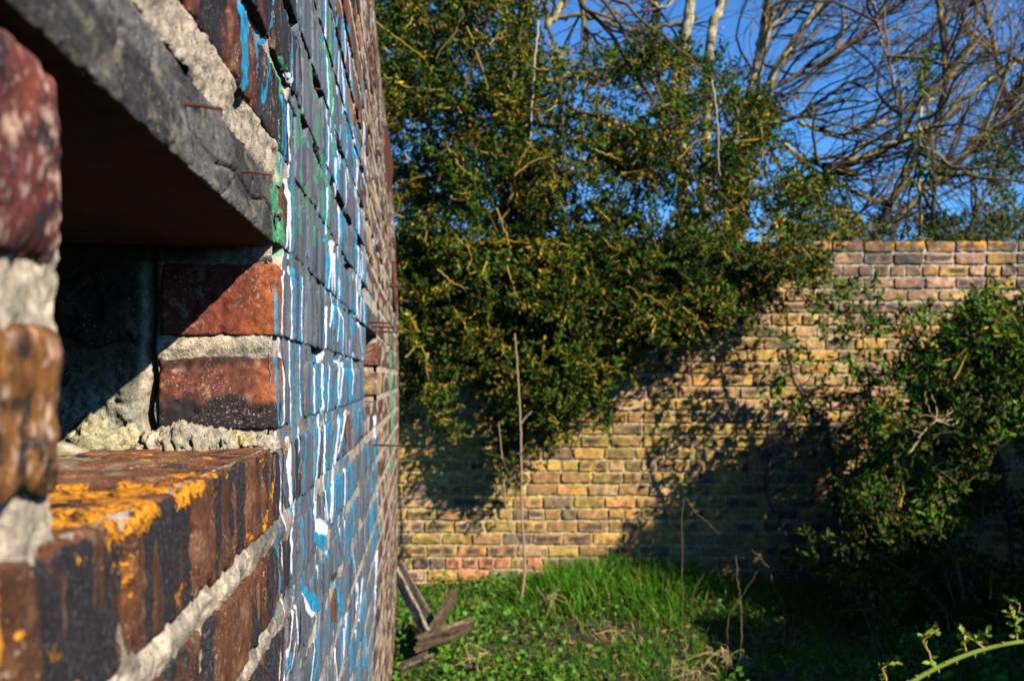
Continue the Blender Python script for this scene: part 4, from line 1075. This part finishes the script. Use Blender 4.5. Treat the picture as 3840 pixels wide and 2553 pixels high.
# young sapling with two upright stems
rs_ = P(1955, 2260, 6.2); rs_[2] = gz(rs_[0], rs_[1])
t = thing('sapling', tuple(rs_), 0, 'slender forked sapling with two bare upright stems before the back wall', 'sapling')
mb = MB(); lf = MB()
for pl, r_ in (([(1955, 2245), (1966, 2150), (1966, 2060), (1958, 1950), (1955, 1800), (1952, 1600), (1942, 1400), (1930, 1250)], .010), ([(1964, 2090), (1940, 2030), (1905, 1950), (1888, 1800), (1882, 1700), (1870, 1580)], .006), ([(1964, 2040), (2000, 1990), (2030, 1970)], .003), ([(1950, 1590), (1975, 1560), (1995, 1540)], .006)):
    c = curve([P(x, y, 6.2) for x, y in pl], 8, .0015, rng)
    if pl[0] == (1955, 2245): c = np.vstack([rs_ - np.array([0, 0, .05]), c])
    tube(mb, c, np.linspace(r_, r_ * .5, len(c)), (.28, .19, .12), 7, False)
cs = [P(x, y, 6.2) for x, y in ((1900, 1760), (1920, 1730), (1905, 1660), (1940, 1770), (1985, 1740), (1915, 1800), (1960, 1700))]
crown(lf, mb, cs, [.05] * 7, 14, 8, .03, rng, GREEN, (.2, .15, .08))
mb.build('stems', M_TWIG, t, True, lambda v: v - rs_); lf.build('leaves', M_LEAF, t, False, lambda v: v - rs_)
# bramble arching through the bottom right corner
rb = P(3380, 2640, 3.0)
t = thing('bramble', (float(rb[0]), float(rb[1]), 0), 0, 'arching green thorny bramble stem with young leaf shoots in the bottom right corner', 'bramble')
ro = np.array([rb[0], rb[1], 0.]); mb = MB(); th = MB(); lf = MB(); st = MB()
c = curve([(rb[0] - .2, 3.0, 0), P(3300, 2660, 3.0), P(3420, 2555, 3.0), P(3560, 2480, 3.0), P(3700, 2430, 3.0), P(3850, 2402, 3.0), P(4000, 2400, 3.1)], 12)
tube(mb, c, np.linspace(.0085, .0055, len(c)), (.16, .21, .03), 9)
for i in range(20, len(c) - 2, 3):
    d = unit(np.array([rng.normal(), rng.normal() * .5, rng.normal()])); d = unit(d - np.dot(d, unit(c[i + 1] - c[i])) * unit(c[i + 1] - c[i]))
    tube(th, [c[i], c[i] + d * .011, c[i] + d * .018 - unit(c[i + 1] - c[i]) * .004], [.0035, .0018, .0004], (.5, .3, .22), 5)
for pl in ([(3500, 2500), (3480, 2440), (3462, 2400), (3500, 2370), (3520, 2355)], [(3690, 2430), (3660, 2405), (3620, 2380), (3600, 2370)], [(3660, 2405), (3690, 2380), (3700, 2365)], [(3620, 2440), (3615, 2415), (3600, 2400)], [(3815, 2400), (3808, 2340), (3825, 2270)], [(3806, 2330), (3790, 2290), (3785, 2245)], [(3320, 2640), (3322, 2540), (3310, 2500), (3370, 2480)]):
    st = MB(); lf = MB()
    q = curve([P(x, y, 3.0) for x, y in pl], 6, .001, rng); tube(st, q, np.linspace(.0035, .0015, len(q)), (.40, .24, .06), 6)
    n = 13; j = rng.integers(2, len(q), n); leaves(lf, q[j], unit(rng.normal(size=(n, 3)) * .8 + np.array([0, -.2, .5])), rng.uniform(.018, .036, n), .009, np.array((.20, .30, .035)) * rng.uniform(.6, 1.3, (n, 1)), rng)
    so = st.build('leaf_shoot', M_TWIG, t, True, lambda v: v - ro); tag(lf.build('leaves', M_LEAF, so, False, lambda v: v - ro), kind='stuff')
fr = lambda v: v - ro
mb.build('cane', M_TWIG, t, True, fr); tag(th.build('thorns', M_TWIG, t, True, fr), kind='stuff')
# dry stems standing in the dark corner
mb = MB(); rd = P(3100, 2400, 5.0); rd[2] = 0
def onground(x, y): return np.array([x, y, gz(x, y) - .02])
STEMS = [[(2600, 2330), (2600, 2230), (2640, 2150)], [(2780, 2300), (2770, 2200), (2760, 2080)], [(2730, 2320), (2780, 2240), (2840, 2140)],
         [(2940, 2280), (2900, 2200), (2885, 2130), (2820, 2060)], [(3300, 2520), (3260, 2350), (3205, 2220)], [(3300, 2460), (3280, 2330), (3255, 2200)], [(3400, 2500), (3415, 2350), (3420, 2230)],
         [(3560, 2350), (3510, 2240), (3400, 2150), (3300, 2080)], [(3230, 2560), (3240, 2500), (3255, 2460)], [(3150, 2480), (3120, 2420), (3115, 2370)], [(3600, 2380), (3540, 2280), (3460, 2220)], [(2270, 2530), (2220, 2420), (2150, 2300), (2120, 2250)],
         [(2185, 2440), (2130, 2380), (2105, 2350)], [(1750, 2430), (1790, 2370), (1830, 2310)], [(2880, 2440), (2850, 2400), (2780, 2375)], [(2560, 1900), (2620, 1930), (2700, 2000)]]
t = thing('dry_weed_stems', tuple(rd), 0, 'thin dry weed stalks standing in the dark corner below the shrubs', 'weeds')
for s_ in STEMS:
    Y = rng.uniform(5.0, 5.8); q = [P(x, y, Y) for x, y in s_]
    g = onground(q[0][0], Y); q = [g] + q if q[0][2] > g[2] + .05 else q
    mb = MB(); c = curve(q, 7, .003, rng); tube(mb, c, np.linspace(.0021, .0011, len(c)), np.array((.22, .16, .09)) * rng.uniform(.4, 1.2), 5, False)
    mb.build('stalk', M_TWIG, t, True, lambda v: v - rd)
# dead grass tussocks
def tussock(label, px, py, Y, n, h, grp='straw-coloured dead grass tufts'):
    c0 = P(px, py, Y); r0 = np.array([c0[0], Y, gz(c0[0], Y)]); mb = MB()
    t = tag(None or bpy.data.objects.new('x', None), None) if False else None
    for i in range(n):
        a = r0 + np.array([rng.normal() * .025, rng.normal() * .025, -.01]); d = np.array([rng.normal() * .5, rng.normal() * .4, 1.]); hh = h * rng.uniform(.5, 1.1)
        b = a + unit(d) * hh; c = b + np.array([rng.normal() * .06, rng.normal() * .05, -rng.uniform(0, .07)])
        q = curve([a, (a + b) / 2 + rng.normal(size=3) * .015, b, c], 5, .002, rng); tube(mb, q, np.linspace(.003, .0012, len(q)), np.array((.42, .32, .14)) * rng.uniform(.4, 1.2), 4, False)
    o = mb.build('dead_grass_tuft', M_TWIG, None, True, lambda v: v - r0); o.location = tuple(r0); tag(o, label, 'dead grass', grp)
tussock('tall tangled tuft of pale dead grass at the edge of the dark corner', 2730, 2440, 4.95, 24, .16)
tussock('low tuft of dead grass at the bottom edge in front of the dark corner', 2600, 2500, 4.75, 18, .13)
tussock('sparse dead grass tuft at the foot of the forked sapling', 2060, 2250, 6.0, 9, .22)
tussock('short dead grass tuft on the bright grass right of the sapling', 2280, 2330, 5.5, 7, .12)
tussock('dead grass tuft beside the broken boards', 1790, 2450, 4.9, 14, .16)
# 4. grass and low weeds
gr = MB(); n = 52000
x = rng.uniform(-.85, 4.0, n); y = rng.uniform(4.2, 6.97, n); keep = (x > -.136 - .0884 * y - .3); x = x[keep]; y = y[keep]
dens = fbm(np.stack([x, y, x * 0], -1), 1.6, 33, 3); front = sstep(5.0, 5.7, y); m = rng.random(len(x)) < np.clip(.75 + dens * .7, .15, 1); x = x[m]; y = y[m]; n = len(x)
z = ground_h(x, y); base = np.stack([x, y, z - .01], -1)
tall = sstep(0, .6, 1 - np.hypot((x - .8) / 1.0, (y - 6.4) / .9)); H = (.05 + .15 * tall + .03 * rng.random(n)) * rng.uniform(.5, 1.3, n)
lean = rng.normal(size=(n, 3)) * np.array([.35, .35, 0]) + np.array([-.15, -.1, 1]); d = unit(lean); side = unit(np.cross(d, rng.normal(size=(n, 3)))) * rng.uniform(.0018, .0042, n)[:, None]
mid = base + d * H[:, None] * .55; tip = mid + unit(d + np.array([0, 0, -.35]) + rng.normal(size=(n, 3)) * .25) * H[:, None] * .5
v = np.stack([base - side, base + side, mid + side * .8, mid - side * .8, tip], 1).reshape(-1, 3); i = np.arange(n)[:, None] * 5
gc = np.array((.045, .145, .005)) * rng.uniform(.5, 1.5, (n, 1)); pk = rng.random(n); gc[pk < .12] = np.array((.14, .22, .015)); gc[pk > .965] = np.array((.34, .27, .10))
gr.add(v, q=i + [0, 1, 2, 3], t=i + [3, 2, 4], c=np.repeat(gc, 5, 0))
tag(gr.build('grass', M_GRASS, None, False), 'bright green grass growing below the back wall', 'grass', kind='stuff')
wd_ = MB(); n = 9000
x = rng.uniform(-.75, 3.6, n); y = rng.uniform(4.4, 6.9, n); pr = fbm(np.stack([x, y, x * 0], -1), 2.3, 77, 3) + .5 * (1 - sstep(-.3, .4, x)) + .25 * (1 - sstep(4.8, 5.4, y)); m = pr > .12; x, y = x[m], y[m]; n = len(x)
b = np.stack([x, y, ground_h(x, y) + rng.uniform(0, .09, n)], -1); d = unit(rng.normal(size=(n, 3)) * np.array([1, 1, .4]) + np.array([0, -.2, .5]))
leaves(wd_, b, d, rng.uniform(.02, .045, n), rng.uniform(.008, .016, n), np.array((.07, .16, .015)) * rng.uniform(.5, 1.6, (n, 1)), rng)
tag(wd_.build('ground_weeds', M_LEAF, None, False), 'low broad-leaved weeds creeping among the grass', 'weeds', kind='stuff')
lt = MB(); n = 5000; x = rng.uniform(-.8, 3.5, n); y = rng.uniform(4.3, 6.9, n); b = np.stack([x, y, ground_h(x, y) + .008 + rng.uniform(0, .02, n)], -1)
leaves(lt, b, unit(rng.normal(size=(n, 3)) * np.array([1, 1, .15])), rng.uniform(.02, .06, n), rng.uniform(.002, .012, n), np.array((.16, .095, .04)) * rng.uniform(.4, 1.5, (n, 1)), rng)
tag(lt.build('leaf_litter', M_LEAF, None, False), 'brown dead leaves and twig litter on the ground', 'leaf litter', kind='stuff')

# 5. old boards at the far foot of the painted wall
def board(name, label, a, b, w, th, col, seed, roll=0., grp='old broken boards at the foot of the painted wall', cat='wooden board', jag=.03):
    a = np.array(a); b = np.array(b); L = np.linalg.norm(b - a); d = (b - a) / L; rg = np.random.default_rng(seed)
    ax = axis(-w / 2, w / 2, .012, .003); ay = axis(0, L, .02, .003); az = axis(-th / 2, th / 2, .012, .002)
    idx, q = lattice(len(ax), len(ay), len(az)); p = np.stack([ax[idx[:, 0]], ay[idx[:, 1]], az[idx[:, 2]]], -1)
    ends = sstep(L - .06, L, p[:, 1]) - (1 - sstep(0, .04, p[:, 1]))
    p[:, 1] += ends * jag * noise(p * np.array([1, 0, 1]), 55, seed) ; 
    p += (fbm(p * np.array([1, .2, 1]), 60, seed, 3) * .002)[:, None]; p[:, 0] += .004 * noise(p * np.array([0, 1, 0]), 14, seed)
    c = np.tile(np.array(col), (len(p), 1)) * (1 + .4 * fbm(p * np.array([1, .15, 1]), 70, seed + 2, 3))[:, None]
    c = mix(c, np.array((.02, .016, .012)), .8 * sstep(.2, .45, fbm(p * np.array([1, .2, 1]), 45, seed + 5, 3)))
    side = unit(np.cross(d, np.array([0, 0, 1.]))); up = np.cross(side, d); s2 = side * math.cos(roll) + up * math.sin(roll); u2 = np.cross(s2, d)
    v = p[:, :1] * s2 + p[:, 1:2] * d + p[:, 2:] * u2
    mb = MB(); mb.add(v, q=q, c=c); o = mb.build(name, M_PLANK); o.location = tuple(a); tag(o, label, cat, grp); return o
def G(px, py, Y, lift=0.):
    p = P(px, py, Y); return p + np.array([0, 0, lift])
board('wooden_plank', 'pale grey plank leaning against the wall end, left of the pair', G(1610, 2395, 5.05), G(1478, 2135, 5.5), .05, .022, (.27, .21, .14), 1, 1.2)
board('wooden_plank', 'narrower leaning plank with a dark face, right of the pair', G(1630, 2350, 5.3), G(1495, 2110, 5.75), .042, .022, (.17, .125, .085), 2, 1.0)
board('broken_board', 'dark broken board tilted upward behind the flat one', G(1600, 2400, 5.15), G(1705, 2230, 5.45), .10, .025, (.10, .065, .035), 3, 1.3)
board('broken_board', 'grey-brown splintered board lying flat across the others', G(1560, 2420, 4.95, .01), G(1760, 2345, 5.2, .0), .10, .028, (.15, .10, .06), 4, 1.0)
board('broken_board', 'short rough board end lying at the very bottom beside the painted wall', G(1495, 2520, 4.82, .01), G(1600, 2465, 4.95), .09, .035, (.15, .11, .07), 5, .8)
board('broken_board', 'small dark board lying flat in the weeds right of the board end', G(1740, 2500, 4.8), G(1800, 2500, 4.9), .03, .02, (.06, .05, .045), 6, .5)

for o in list(COL.objects):
    if o.parent is not None and o.name.split('.')[0] in ('leaves', 'twigs', 'buds'): o['kind'] = 'stuff'
